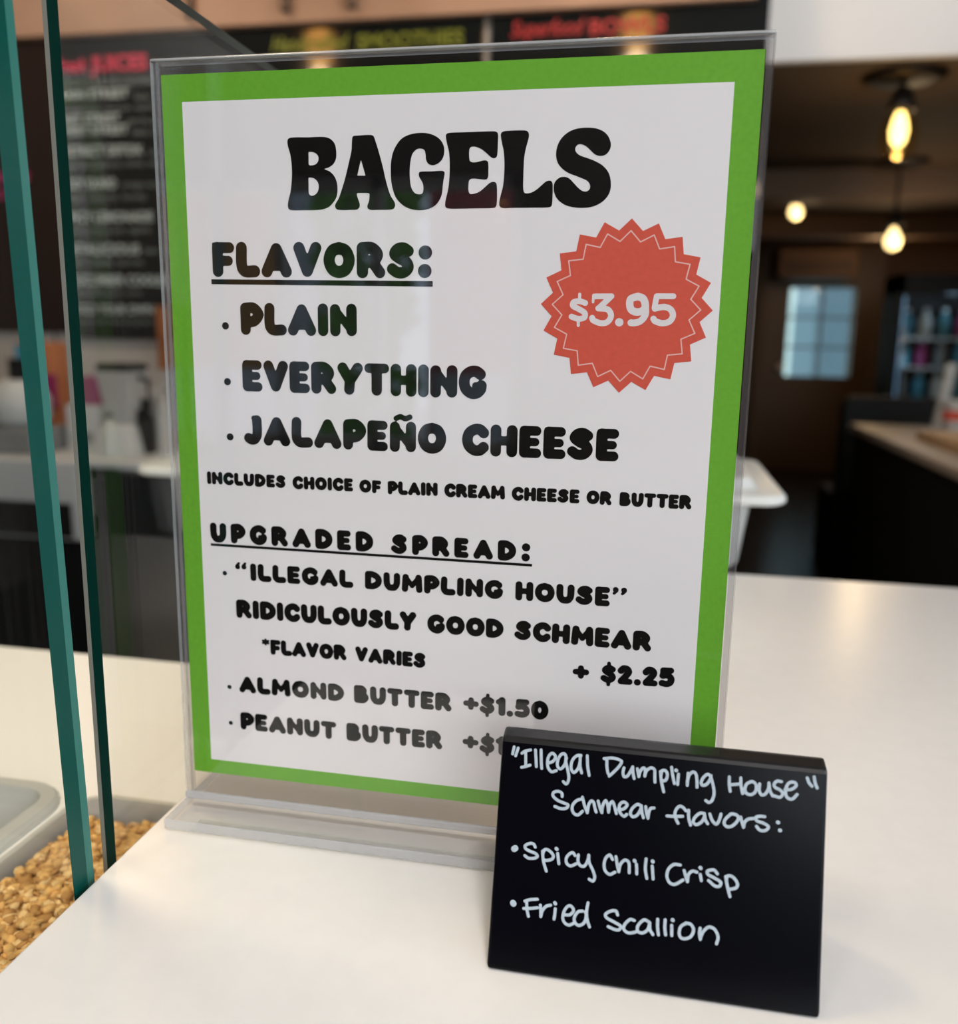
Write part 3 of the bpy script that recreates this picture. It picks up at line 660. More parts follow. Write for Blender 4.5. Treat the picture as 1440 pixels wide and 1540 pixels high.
# ------------------------------------------------------------------ the room
X0, X1, Y0, Y1 = -2700, 3000, -3200, 9300
FL = -ZB
Z_HIGH, Z_LOW = 1900, 1226
Y_WALL, Y_SOF = 2930, 3400

struct(MB().box(X0 - 150, X1 + 150, Y0 - 150, Y1 + 150, FL - 120, FL), 'floor', 'floor')
struct(MB().box(X0 - 150, X1 + 150, Y0 - 150, Y_SOF + 40, Z_HIGH, Z_HIGH + 120), 'ceiling', 'ceil')
struct(MB().box(X0 - 150, X1 + 150, Y_SOF + 40, Y1 + 150, Z_LOW, Z_LOW + 120), 'ceiling', 'ceil_brown')
struct(MB().box(340, X1, Y_SOF, Y_SOF + 40, Z_LOW, Z_HIGH), 'trim_1', 'soffit')
struct(MB().box(X0 - 150, X0, Y0 - 150, Y1 + 150, FL, Z_HIGH), 'wall_left', 'wall_beige')
# wall behind the back counter: the white splashback is the lower part of the same wall
wx1 = 335
struct(MB().box(X0, wx1, Y_WALL, Y_SOF + 40, FL, Z_HIGH), 'wall_rear', 'wall_white')
bk = MB().box(X0, wx1, Y_WALL - 60, Y_WALL, 1268, 1420)
struct(bk, 'trim_2', 'tan', bevel=6)
struct(MB().box(X0, wx1, Y_WALL - 90, Y_WALL - 20, 1420, 1452), 'trim_3', 'tan', bevel=8)
for k, px in enumerate((280, 425, 525)):
    x = at(px, 10, Y_WALL - 95)[0]
    tag(MB().box(x - 14, x + 14, Y_WALL - 96, Y_WALL - 60, 1300, 1440).build('rail_bracket', 'beam', bevel=3),
        ('brown bracket on the tan rail above the juices board', 'brown bracket on the tan rail above the green heading, nearer the glass', 'brown bracket on the tan rail above the middle of the smoothies board')[k], 'bracket', 'brackets on the tan rail')
# right-hand wall with a large shop window
WY0, WY1, WZ0, WZ1 = -2700, 900, -420, 1500
w = MB()
w.box(X1, X1 + 150, Y0 - 150, WY0, FL, Z_HIGH)
w.box(X1, X1 + 150, WY1, Y1 + 150, FL, Z_HIGH)
w.box(X1, X1 + 150, WY0, WY1, FL, WZ0)
w.box(X1, X1 + 150, WY0, WY1, WZ1, Z_HIGH)
struct(w, 'wall_right', 'wall_brown')
w = MB()
for y in (WY0, (WY0 + WY1) / 2 - 30, WY1 - 60):
    w.box(X1 + 50, X1 + 110, y, y + 60, WZ0, WZ1)
w.box(X1 + 50, X1 + 110, WY0, WY1, WZ0, WZ0 + 60).box(X1 + 50, X1 + 110, WY0, WY1, WZ1 - 60, WZ1)
w2 = struct(w, 'window_2', 'black')
MB().box(X1 + 78, X1 + 84, WY0 + 30, WY1 - 30, WZ0 + 30, WZ1 - 30).build('window_pane', 'pane', w2)
# wall behind the camera with the window that mirrors in the sign
FX0, FX1, FZ0, FZ1 = -2250, -455, -280, 815
w = MB()
w.box(X0 - 150, FX0, Y0 - 150, Y0, FL, Z_HIGH).box(FX1, -425, Y0 - 150, Y0, FL, Z_HIGH)
w.box(-360, 500, Y0 - 150, Y0, FL, Z_HIGH).box(2700, X1 + 150, Y0 - 150, Y0, FL, Z_HIGH).box(500, 2700, Y0 - 150, Y0, FL, 250).box(500, 2700, Y0 - 150, Y0, 1700, Z_HIGH)
w.box(-425, -360, Y0 - 150, Y0, FL, 40).box(-425, -360, Y0 - 150, Y0, 360, Z_HIGH)
w.box(FX0, FX1, Y0 - 150, Y0, FL, FZ0).box(FX0, FX1, Y0 - 150, Y0, FZ1, Z_HIGH)
struct(w, 'wall_front', 'wall_brown')
w = MB()
for x in (FX0, -1500, -1080, FX1 - 50):
    w.box(x, x + 45, Y0 - 100, Y0 - 50, FZ0, FZ1)
w.box(FX0, FX1, Y0 - 100, Y0 - 50, FZ0, FZ0 + 50).box(FX0, FX1, Y0 - 100, Y0 - 50, FZ1 - 50, FZ1)
w1 = struct(w, 'window_1', 'soffit')
MB().box(FX0 + 20, FX1 - 20, Y0 - 78, Y0 - 72, FZ0 + 20, FZ1 - 20).build('window_pane', 'pane', w1)
lamp('window_portal', 'AREA', ((FX0 + FX1) / 2, Y0 + 5, (FZ0 + FZ1) / 2), 1, (1, 1, 1), (FX1 - FX0) / 1000, ((FX0 + FX1) / 2, 0, (FZ0 + FZ1) / 2), (FZ1 - FZ0) / 1000, portal=True)
w = MB()
for x in (500, 1570, 2640):
    w.box(x, x + 60, Y0 - 100, Y0 - 40, 250, 1700)
w.box(500, 2700, Y0 - 100, Y0 - 40, 250, 310).box(500, 2700, Y0 - 100, Y0 - 40, 1640, 1700)
w3 = struct(w, 'added_window_3', 'black')  # unseen window, added to carry the frontal daylight
MB().box(530, 2670, Y0 - 74, Y0 - 68, 280, 1670).build('window_pane', 'pane', w3)
# rings invented as fittings for the added ceiling spots; out of frame
for i, (lx, ly, e, c, cone, dy) in enumerate(FILL_SPOTS):
    r = MB().lathe(lx, ly, [(75, Z_HIGH - .5), (95, Z_HIGH - .5), (98, Z_HIGH - 6), (75, Z_HIGH - 9)], 28, cap0=False, cap1=False).build('added_lamp_ring', 'soffit')
    tag(r, 'added round white ceiling lamp ring above the ' + ('bagel sign', 'right part of the counter', 'floor before the glass case', 'back counter', 'smoothies board', 'white soffit')[i], 'lamp', 'added ceiling lamp rings')
# the street beyond that window
struct(MB().box(-9000, 6000, -16000, Y0 - 160, FL - 140, FL - 20), 'floor', 'laminate')
M['st_brown'] = mat('brown_brick_front', (0.50, 0.22, 0.05), 0.8, noise=0.2, nscale=3)
M['st_blue'] = mat('grey_blue_front', (0.24, 0.31, 0.40), 0.8)
M['st_green'] = mat('green_hedge', (0.14, 0.34, 0.04), 0.9, noise=0.4, nscale=9)
M['st_red'] = mat('dark_red_front', (0.50, 0.06, 0.08), 0.7)
M['st_grey'] = mat('pale_grey_front', (0.60, 0.62, 0.68), 0.8)
for nm, a, b, h, mk, lb in (('shop_front', -4300, -3030, 2300, 'st_brown', 'brown shop front across the street'),
                            ('shop_front', -3000, -2650, 2300, 'st_grey', 'narrow pale grey shop front across the street'),
                            ('shop_front', -1800, -600, 2300, 'st_red', 'dark red shop front across the street')):
    t = thing(nm, ((a + b) / 2, -7000, FL - 20), lb, 'building')
    MB().box(a, b, -7600, -7000, FL - 20, h).build('facade', mk, t)
    MB().box(a + 60, b - 60, -7010, -6960, FL + 100, -100).build('shop_window', 'st_grey', t)
hd = MB()
random.seed(4)
for i in range(420):
    cx, cy, cz = random.uniform(-2620, -1830), random.uniform(-6800, -6450), random.uniform(FL - 20, 1400)
    r = random.uniform(60, 130)
    a = random.random() * 6.28
    hd.face([(cx + r * math.cos(a + k * 2.1), cy + random.uniform(-50, 50), cz + r * math.sin(a + k * 2.1)) for k in range(3)])
tag(hd.build('street_tree', 'st_green', normals=False), 'green leafy tree between the shop fronts across the street', 'tree')

# far wall and its door
DY = Y1 - 60
dx0, dz0 = 1150, FL
dx1, dz1 = 2000 + 150, 1060
gx0, gz1 = at(1189, 432, DY)[0], at(1189, 432, DY)[2]
gx1, gz0 = at(1276, 568, DY)[0], at(1276, 568, DY)[2]
w = MB()
w.box(X0, gx0, Y1, Y1 + 150, FL, Z_LOW).box(gx1, X1, Y1, Y1 + 150, FL, Z_LOW)
w.box(gx0, gx1, Y1, Y1 + 150, FL, gz0).box(gx0, gx1, Y1, Y1 + 150, gz1, Z_LOW)
struct(w, 'wall_back', 'wall_brown')
d = MB()
d.box(dx0, gx0, DY, Y1 - 2, FL, dz1).box(gx1, dx1, DY, Y1 - 2, FL, dz1).box(gx0, gx1, DY, Y1 - 2, FL, gz0).box(gx0, gx1, DY, Y1 - 2, gz1, dz1)
door = struct(d, 'door_1', 'door', base=((dx0 + dx1) / 2, DY, FL))
MB().box(gx0, gx1, Y1 + 40, Y1 + 46, gz0, gz1).build('window_pane', 'pane_door', door)
t = thing('neighbour_house', (3200, 12500, FL), 'grey blue house seen through the right half of the far door window', 'building')
MB().box(2080, 6500, 12000, 14000, FL, 2500).build('facade', 'st_blue', t)
b = MB()
for k in (1, 2):
    z = gz0 + (gz1 - gz0) * k / 3
    b.box(gx0, gx1, DY + 15, Y1 - 10, z - 9, z + 9)
xm = (gx0 + gx1) / 2
b.box(xm - 10, xm + 10, DY + 15, Y1 - 10, gz0, gz1)
b.build('glazing_bars', 'door', door)
kx, _, kz = at(1173, 552, DY - 40)
kn = MB()
rings = [[(kx + r * math.cos(2 * math.pi * i / 20), DY + y, kz + r * math.sin(2 * math.pi * i / 20)) for i in range(20)] for r, y in ((14, 0), (14, -30), (34, -40), (40, -60), (30, -80), (1, -84))]
kn.loft(rings)
kn.build('door_knob', 'knob', door, smooth=True)
w = MB()
w.box(dx0 - 90, dx0, DY - 10, Y1, FL, dz1 + 90).box(dx1, dx1 + 90, DY - 10, Y1, FL, dz1 + 90).box(dx0, dx1, DY - 10, Y1, dz1, dz1 + 90)
struct(w, 'trim_4', 'beam')
lamp('window_portal', 'AREA', (xm, Y1 - 2, (gz0 + gz1) / 2), 1, (1, 1, 1), (gx1 - gx0) / 1000, (xm, 0, (gz0 + gz1) / 2), (gz1 - gz0) / 1000, portal=True)
# ceiling beams of the low room
bz = at(1300, 300, 5600)[2]
struct(MB().box(340, X1, 5600, 5900, at(1300, 296, 5600)[2], Z_LOW), 'trim_5', 'beam')
struct(MB().box(340, X1, 7600, 7850, at(1300, 355, 7600)[2], Z_LOW), 'trim_6', 'wall_brown')
a0 = at(1172, 372, 8600)
a1 = at(1290, 418, 8600)
t = thing('wall_air_unit', ((a0[0] + a1[0]) / 2, 8600, a1[2]), 'long brown wall unit above the far door', 'air unit')
MB().box(a0[0], a1[0], 8600, Y1, a1[2], a0[2]).build('housing', 'wall_brown', t, bevel=25)
s_ = MB()
for k in range(4):
    z = a1[2] + 60 + k * 26
    s_.box(a0[0] + 60, a1[0] - 60, 8594, 8602, z, z + 10)
s_.build('vent_slats', 'black', t)


# ------------------------------------------------------------------ pendant lamps
def pendant(px_c, py_can, px_b, py_b, Y, label, big=True):
    cx, cy, cz = at(px_c, py_can, Y)
    ztop = Z_LOW
    bx, by, bz_ = at(px_b, py_b, Y)
    t = thing('pendant_lamp', (bx, Y, bz_), label, 'lamp', 'pendant lamps of the far room')
    s = Y / 4000.0 if not big else 1.0
    MB().lathe(bx, Y, [(150, ztop), (155, ztop - 8), (120, ztop - 22), (20, ztop - 34)], 32).build('canopy', 'dark_metal', t, smooth=True)
    MB().tube([(bx, Y, ztop - 30), (bx, Y, bz_ + 165)], 9, 10).build('cord', 'black', t)
    MB().lathe(bx, Y, [(16, bz_ + 172), (34, bz_ + 160), (48, bz_ + 110), (60, bz_ + 84), (52, bz_ + 80), (10, bz_ + 92)], 24).build('socket', 'dark_metal', t, smooth=True)
    if big:
        MB().lathe(bx, Y, [(30, bz_ + 84), (58, bz_ + 50), (68, bz_), (64, bz_ - 60), (44, bz_ - 98), (10, bz_ - 106)], 28).build('glass_shade', 'bulb_glass', t, smooth=True)
        MB().lathe(bx, Y, [(14, bz_ + 80), (26, bz_ + 50), (34, bz_ + 10), (28, bz_ - 30), (8, bz_ - 56)], 20).build('bulb', 'bulb_core', t, smooth=True)
        MB().lathe(bx, Y, [(6, bz_ - 66), (14, bz_ - 76), (14, bz_ - 92), (4, bz_ - 98)], 14).build('filament_tip', 'bulb', t, smooth=True)
    else:
        MB().lathe(bx, Y, [(10, bz_ + 80), (32, bz_ + 44), (48, bz_ + 4), (36, bz_ - 36), (5, bz_ - 52)], 24).build('bulb', 'globe', t, smooth=True)
    return t


pendant(1355, 110, 1351, 200, 3650, 'large caged filament pendant lamp hanging nearest, right of the menu sheet')
pendant(1342, 300, 1342, 363, 5400, 'small round glowing pendant lamp hanging over the right-hand counter', big=False)
pendant(1197, 290, 1196, 319, 6600, 'small round glowing pendant lamp farthest back, close to the menu sheet edge', big=False)
lamp('pendant_light', 'POINT', at(1351, 205, 3640), 3.0, (1.0, 0.72, 0.4), 0.03).location.z -= 0.16
lamp('pendant_light', 'POINT', (1550, 5390, 700), 5, (1.0, 0.70, 0.38), 0.05)
lamp('pendant_light', 'POINT', (1070, 6590, 1010), 3.5, (1.0, 0.70, 0.38), 0.05)
lamp('far_room_light', 'POINT', (1900, 7900, 900), 7, (1.0, 0.66, 0.34), 0.1)
# two pendant lamps in front of the menu boards (out of frame; they mirror in the glossy boards)
for k, (lx, ly) in enumerate(((-1480, 2050), (-70, 2080))):
    t = thing('pendant_lamp', (lx, ly, 1450), ('warm pendant lamp hanging before the smoothies board', 'warm pendant lamp hanging before the red lettered board')[k], 'lamp', 'pendant lamps before the menu boards')
    MB().tube([(lx, ly, Z_HIGH), (lx, ly, 1600)], 6, 8).build('cord', 'black', t)
    MB().lathe(lx, ly, [(14, 1610), (30, 1600), (40, 1560), (20, 1555)], 20).build('socket', 'dark_metal', t, smooth=True)
    MB().lathe(lx, ly, [(16, 1556), (60, 1510), (70, 1460), (50, 1405), (8, 1385)], 20).build('bulb', 'bulb_warm', t, smooth=True)
    lamp('pendant_light', 'POINT', (lx, ly, 1330), 5, (1.0, 0.7, 0.4), 0.05)

# ------------------------------------------------------------------ menu boards on the rear wall


def board(px0, py0, px1, py1, label, material='board', Y=Y_WALL - 25, xl=None, xr=None):
    a, c = list(at(px0, py0, Y)), list(at(px1, py1, Y))
    if xl is not None:
        a[0] = xl
    if xr is not None:
        c[0] = xr
    t = thing('menu_board', ((a[0] + c[0]) / 2, Y, min(a[2], c[2])), label, 'menu board')
    MB().box(min(a[0], c[0]), max(a[0], c[0]), Y, Y_WALL - 4, min(a[2], c[2]), max(a[2], c[2])).build('panel', material, t, bevel=3)
    return t


def board_text(t, text, pxl, pyl, pxr, cap_px, material, bold=0.02, shear=0.0, name='lettering', Y=Y_WALL - 27, spacing=1.0):
    a = at(pxl, pyl, Y)
    c = at(pxr, pyl, Y)
    top = at(pxl, pyl - cap_px, Y)
    return lettering(name, text, lambda u, v: (a[0] + u, Y, a[2] + v), top[2] - a[2], material, t, bold, shear, c[0] - a[0], spacing=spacing)


bj = board(80, 60, 325, 513, 'tall black juice menu board with red heading seen through the case glass', xr=at(326, 44, Y_WALL - 25)[0] - 4)
board_text(bj, 'Fresh', 82, 109, 130, 20, 'txt_pink', 0.03, 0.3, 'heading_script')
board_text(bj, 'JUICES', 136, 107, 222, 22, 'txt_pink', 0.035, 0, 'heading')
rows = [(131, 'GREEN GARDEN BLEND', 85, 232, 11, 0), (150, 'MAIN STREET', 85, 194, 13, 1), (150, 'kale, apple', 202, 262, 11, 0), (169, 'cucumber, lemon, spinach', 90, 250, 9, 0),
        (186, 'EAST STREET', 87, 181, 12, 1), (186, 'carrot, ginger', 190, 262, 10, 0), (203, 'WEST STREET', 89, 193, 12, 1), (203, 'beet, orange', 200, 262, 10, 0),
        (235, 'DISTRICT DETOX', 90, 215, 14, 1), (233, 'celery', 223, 262, 10, 0), (252, 'lemon, cayenne, mint, water', 92, 258, 9, 0),
        (284, 'BODY GUARD', 94, 175, 14, 1), (282, 'orange, turmeric', 183, 262, 10, 0), (301, 'ginger, lemon, honey', 96, 220, 9, 0),
        (334, 'SPICY LEMONADE', 97, 230, 14, 1), (350, 'lemon, cayenne, agave', 98, 226, 9, 0),
        (382, 'BETALICIOUS', 100, 210, 14, 1), (381, 'beet, kale', 217, 262, 10, 0), (398, 'apple, beet, carrot', 102, 215, 9, 0),
        (428, 'CUCUMBER COOLER', 103, 256, 14, 1), (443, 'cucumber, pear, mint', 106, 213, 9, 0),
        (471, 'BUILD YOUR OWN', 107, 231, 13, 1), (486, 'choose four fruits and greens', 110, 232, 9, 0)]
for y, s, a, c, cp, strong in rows:
    board_text(bj, s, a, y, c, cp, 'txt_white' if strong else 'txt_grey', 0.025 if strong else 0.01, 0, 'menu_line')
bp_ = board(-90, 62, 79.4, 500, 'dark brown menu board with pink script left of the juice board', 'board_brown', xr=at(80, 60, Y_WALL - 25)[0] - 4)
board_text(bp_, 'Wellness', -60, 276, 46, 22, 'txt_magenta', 0.03, 0.3, 'heading_script')
board_text(bp_, 'SHOTS', -40, 300, 40, 14, 'txt_magenta', 0.03, 0, 'heading')
bs = board(326, 44, 722, 380, 'black menu board with green smoothies heading above the menu sheet')
board_text(bs, 'Handcrafted', 408, 79, 525, 24, 'txt_green', 0.02, 0.3, 'heading_script')
board_text(bs, 'SMOOTHIES', 536, 74, 697, 22, 'txt_green', 0.03, 0, 'heading')
bb_ = board(738, 13, 1131, 380, 'black menu board with red heading left of the white soffit')
board_text(bb_, 'Superfood', 768, 56, 878, 24, 'txt_red', 0.02, 0.3, 'heading_script')
board_text(bb_, 'BOWLS', 886, 52, 1000, 22, 'txt_red', 0.03, 0, 'heading')
pa, pb = at(233, 460, Y_WALL - 90), at(251, 556, Y_WALL - 90)
tag(MB().box(pa[0], pb[0], Y_WALL - 90, Y_WALL - 32, pb[2], pa[2]).build('wooden_plank', 'wood', bevel=4), 'orange wooden plank standing at the foot of the juice board', 'plank')

# ------------------------------------------------------------------ back counter with its machines
BY = 2380
cz = at(150, 694, BY)[2]
cx1 = -300
t = thing('back_counter', (-1500, BY + 250, FL), 'white topped dark back counter along the menu wall', 'counter')
MB().box(X0 + 5, cx1, BY, Y_WALL - 2, cz - 22, cz).build('worktop', 'white_plastic', t, bevel=4)
MB().box(X0 + 5, cx1 - 20, BY + 30, Y_WALL - 2, FL, cz - 22).build('cabinet', 'cabinet', t)
a, c = at(-60, 712, BY - 70), at(118, 745, BY - 70)
t = thing('ice_bin', ((a[0] + c[0]) / 2, BY - 60, c[2]), 'white front of the drop-in bin under the back counter, far left', 'bin')
MB().box(a[0], c[0], BY - 70, BY - 3, c[2] - 160, cz + 6).build('housing', 'white_plastic', t, bevel=8)
MB().box(a[0] + 30, c[0] - 30, BY - 74, BY - 68, c[2] - 150, c[2] - 30).build('drawer_front', 'cabinet', t)
a, c = at(55, 754, BY + 20), at(114, 774, BY + 20)
tag(MB().box(a[0], c[0], BY + 22, BY + 28, c[2], a[2]).build('cabinet_label', 'grey_plastic', bevel=2), 'pale blue grey plate on the dark cabinet under the back counter', 'plate')


def bottle(px, pyb, pyt, r, label, material, Y=2620, group='bottles on the back counter', cap='black'):
    x, _, z = at(px, pyb, Y)
    z = cz
    h = at(px, pyt, Y)[2] - z
    t = thing('bottle', (x, Y, z), label, 'bottle', group)
    MB().lathe(x, Y, [(r * .95, z), (r, z + 6), (r, z + h * .58), (r * .82, z + h * .68), (r * .38, z + h * .78), (r * .36, z + h * .9)], 20).build('body', material, t, smooth=True)
    MB().lathe(x, Y, [(r * .42, z + h * .9), (r * .42, z + h * .985), (r * .3, z + h)], 16).build('cap', cap, t, smooth=True)
    return t


# juicer: base block, body and feed tube
jx, jy = at(35, 650, 2560)[0], 2560
t = thing('juicer', (jx, jy, cz), 'grey juice machine with rounded hood on the back counter, far left', 'juicer')
MB().box(jx - 120, jx + 120, jy - 110, jy + 110, cz, cz + 90).build('base', 'grey_plastic', t, bevel=18)
MB().lathe(jx, jy, [(70, cz + 90), (100, cz + 120), (104, cz + 190), (80, cz + 240), (50, cz + 262)], 28).build('hood', 'white_plastic', t, smooth=True)
MB().lathe(jx + 8, jy, [(38, cz + 250), (38, cz + 330), (44, cz + 336)], 20).build('feed_tube', 'black', t, smooth=True)
sx_, _, sz_ = at(17, 613, 2430)
MB().lathe(jx - 60, jy - 112, [(2, cz + 130), (22, cz + 138), (30, cz + 160), (22, cz + 182), (2, cz + 190)], 16).build('dial', 'steel', t, smooth=True)
# printed shopping bag
a, c = at(40, 590, 2760), at(92, 515, 2760)
t = thing('paper_bag', ((a[0] + c[0]) / 2, 2760, cz), 'blue, orange and pink printed bag standing behind the juice machine', 'bag')
MB().box(a[0], c[0], 2720, 2800, cz, c[2]).build('bag_body', 'orange', t, bevel=6)
MB().box(a[0] - 1, a[0] + (c[0] - a[0]) * .55, 2714, 2719, c[2] - 160, c[2] - 10).build('blue_panel', 'blue', t)
MB().box(a[0] + (c[0] - a[0]) * .45, c[0], 2713, 2718, c[2] - 250, c[2] - 120).build('pink_panel', 'magenta', t)
MB().tube([(a[0] + 20, 2760, c[2]), (a[0] + 30, 2760, c[2] + 55), (c[0] - 30, 2760, c[2] + 55), (c[0] - 20, 2760, c[2])], 4, 6).build('handle', 'black', t)
# magenta box on a white stack
a, c = at(132, 607, 2700), at(161, 566, 2700)
tw = thing('cup_dispenser', ((a[0] + c[0]) / 2, 2700, cz), 'white cup dispenser box under the magenta carton', 'dispenser')
MB().box(a[0] - 40, c[0] + 10, 2620, 2780, cz, a[2]).build('box_body', 'white_plastic', tw, bevel=5)
MB().box(a[0] - 10, c[0] - 20, 2616, 2622, cz + 30, cz + 70).build('opening', 'grey_plastic', tw)
tag(MB().box(a[0], c[0], 2640, 2760, a[2], c[2]).build('carton', 'magenta', bevel=3), 'small magenta carton on top of the white dispenser', 'carton')
# blender with jug
bx_, by_ = at(190, 660, 2600)[0], 2600
t = thing('blender', (bx_, by_, cz), 'pale blender with clear jug near the middle of the back counter', 'blender')
MB().loft([[(bx_ + s * dx, by_ + s * dy, z) for dx, dy in ((-1, -1), (1, -1), (1, 1), (-1, 1))] for s, z in ((78, cz), (76, cz + 20), (58, cz + 96), (50, cz + 110))]).build('motor_base', 'white_plastic', t, bevel=8)
MB().loft([[(bx_ + s * dx, by_ + s * dy, z) for dx, dy in ((-1, -1), (1, -1), (1, 1), (-1, 1))] for s, z in ((42, cz + 110), (48, cz + 150), (68, cz + 300))], cap1=False).build('jug', 'plastic_box', t, bevel=6)
MB().box(bx_ - 66, bx_ + 66, by_ - 66, by_ + 66, cz + 300, cz + 326).build('lid', 'black', t, bevel=8)
MB().tube([(bx_ + 60, by_, cz + 280), (bx_ + 100, by_, cz + 270), (bx_ + 98, by_, cz + 170), (bx_ + 50, by_, cz + 150)], 10, 8).build('handle', 'black', t, smooth=True)
bottle(222, 690, 600, 34, 'dark tall bottle right of the pale blender', 'black')
bottle(238, 690, 586, 26, 'slim blue grey bottle second right of the pale blender', 'grey_plastic', 2700, cap='white_plastic')
bottle(250, 690, 580, 22, 'slim clear bottle on the back counter closest to the menu sheet', 'plastic_box', 2560, cap='steel')
bottle(206, 690, 560, 26, 'clear bottle standing behind the pale blender', 'plastic_box', 2780, cap='steel')
bottle(168, 690, 622, 30, 'short white bottle left of the pale blender', 'white_plastic', 2520)

# ------------------------------------------------------------------ far right: drinks cooler, counter, booth
CY = 6500
a, c = at(1352, 412, CY), at(1500, 660, CY)
cx0_, cx1_, ct = a[0], a[0] + 760, a[2]
t = thing('drinks_cooler', ((cx0_ + cx1_) / 2, CY + 300, FL), 'black glass-door drinks cooler against the far right wall', 'cooler')
k = MB()
k.box(cx0_, cx0_ + 50, CY, CY + 380, FL, ct).box(cx1_ - 50, cx1_, CY, CY + 380, FL, ct).box(cx0_, cx1_, CY, CY + 380, ct - 130, ct).box(cx0_, cx1_, CY, CY + 380, FL, FL + 250).box(cx0_ + 50, cx1_ - 50, CY + 345, CY + 380, FL, ct)
k.build('cabinet', 'black', t)
shelf_z = [at(1400, y, CY + 150)[2] for y in (508, 552, 600, 650)]
for z in shelf_z:
    MB().box(cx0_ + 50, cx1_ - 50, CY + 60, CY + 342, z - 14, z).build('shelf', 'steel', t)
MB().box(cx0_ + 30, cx1_ - 30, CY - 8, CY - 2, FL + 250, ct - 130).build('glass_door', 'pane', t)
MB().tube([(cx0_ + 62, CY - 30, ct - 350), (cx0_ + 62, CY - 30, ct - 900)], 12, 10).build('handle', 'steel', t, smooth=True)
MB().tube([(cx0_ + 58, CY + 30, FL + 270), (cx0_ + 58, CY + 30, ct - 150)], 9, 8).build('light_tube', 'cooler_light', t)
lamp('cooler_light', 'POINT', (cx0_ + 380, CY + 60, ct - 160), 0.7, (0.55, 0.78, 1.0), 0.05)
lamp('cooler_light', 'POINT', (cx0_ + 100, CY + 40, ct - 600), 0.4, (0.5, 0.75, 1.0), 0.05)
src = {}
ord_ = ('top', 'second', 'third', 'bottom')
pos_ = ('leftmost', 'second from left', 'third from left', 'fourth from left', 'rightmost')
random.seed(3)
for i, z in enumerate(shelf_z):
    for j in range(5):
        x = cx0_ + 118 + j * 125
        mk = ('blue', 'white_plastic', 'teal', 'magenta', 'grey_plastic')[(i * 2 + j) % 5]
        lab = f'{("blue", "white", "teal", "magenta", "grey")[(i * 2 + j) % 5]} drink bottle, {pos_[j]} on the {ord_[i]} shelf of the far cooler'
        if mk not in src:
            b = thing('drink_bottle', (x, CY + 150, z), lab, 'bottle', 'bottles in the far cooler')
            MB().lathe(x, CY + 150, [(38, z), (42, z + 8), (42, z + 120), (20, z + 160), (16, z + 178)], 16).build('body', mk, b, smooth=True)
            MB().lathe(x, CY + 150, [(18, z + 178), (18, z + 200), (14, z + 203)], 12).build('cap', 'white_plastic', b, smooth=True)
            src[mk] = (b, x, z)
        else:
            s0, sx0, sz0 = src[mk]
            copy_thing(s0, (x - sx0, 0, z - sz0), lab)
# counter at the right, its left edge running away from the camera
rz = -192
rc0, rc1 = at(1440, 705, rz, 2), at(1286, 638, rz, 2)
t = thing('side_counter', (1500, 3500, FL), 'brown topped dark counter running back along the right side', 'counter')
MB().box(1030, 1900, 2300, 4320, rz - 36, rz).build('worktop', 'laminate', t, bevel=5)
MB().box(1060, 1880, 2330, 4290, FL, rz - 36).build('cabinet', 'cabinet', t)
tz = rz
a = at(1368, 668, tz, 2)
t = thing('serving_tray', (1330, 3300, tz), 'tan tray on the near part of the right-hand counter', 'tray')
MB().box(1160, 1560, 3050, 3600, tz, tz + 12).build('tray_floor', 'tan_tray', t, bevel=3)
k = MB().box(1150, 1162, 3040, 3610, tz, tz + 40).box(1558, 1570, 3040, 3610, tz, tz + 40).box(1162, 1558, 3040, 3052, tz, tz + 40).box(1162, 1558, 3598, 3610, tz, tz + 40)
k.build('tray_rim', 'tan_tray', t, bevel=3)
# stack of cups
lx, ly, lz = at(1408, 641, 3900)
lz = rz
first = None
for i in range(16):
    lab = f'pale cup in the leaning stack on the right-hand counter, {("lowest", "2nd", "3rd", "4th", "5th", "6th", "7th", "8th", "9th", "10th", "11th", "12th", "13th", "14th", "15th", "topmost")[i]} from the bottom' if 0 < i < 15 else ('lowest pale cup of the leaning stack on the right-hand counter', 'topmost pale cup of the leaning stack on the right-hand counter')[i > 0]
    if first is None:
        first = tag(MB().lathe(lx, ly, [(23, lz), (27, lz + 3), (27, lz + 7), (20, lz + 10), (18, lz + 18)], 24).build('stacked_cup', 'white_plastic', smooth=True), lab, 'cup', 'cups in the leaning stack')
    else:
        copy_thing(first, (i * 2.2, 0, i * 19.2), lab)
# white mug-like bowl with a red band near the frame edge
gx_, gy_, _ = at(1436, 655, 3700)
t = thing('paper_cup', (gx_, gy_, rz), 'large white paper cup with a red band beside the leaning cup stack', 'cup')
MB().lathe(gx_, gy_, [(44, rz), (46, rz + 3), (64, rz + 150), (67, rz + 154), (67, rz + 160), (60, rz + 158)], 28).build('cup_body', 'white_plastic', t, smooth=True)
MB().lathe(gx_, gy_, [(55.6, rz + 78), (60.6, rz + 118)], 28, cap0=False, cap1=False).build('red_band', 'red', t, smooth=True)
# dark booth seat
a, c = at(1273, 597, 4700), at(1372, 860, 4700)
t = thing('booth_seat', (a[0] + 300, 4800, FL), 'black high-backed booth seat behind the right-hand counter', 'booth')
pr_ = [(a[0], FL), (a[0] + 1100, FL), (a[0] + 1100, a[2])] + [(a[0] + 60 - 60 * math.sin(i * math.pi / 12), a[2] - 60 + 60 * math.cos(i * math.pi / 12)) for i in range(7)]
MB().prism(pr_, 1, 4700, 4850).build('backrest', 'cabinet', t)
MB().box(a[0] + 10, a[0] + 1100, 4851, 5350, FL, FL + 450).build('seat', 'cabinet', t, bevel=20)

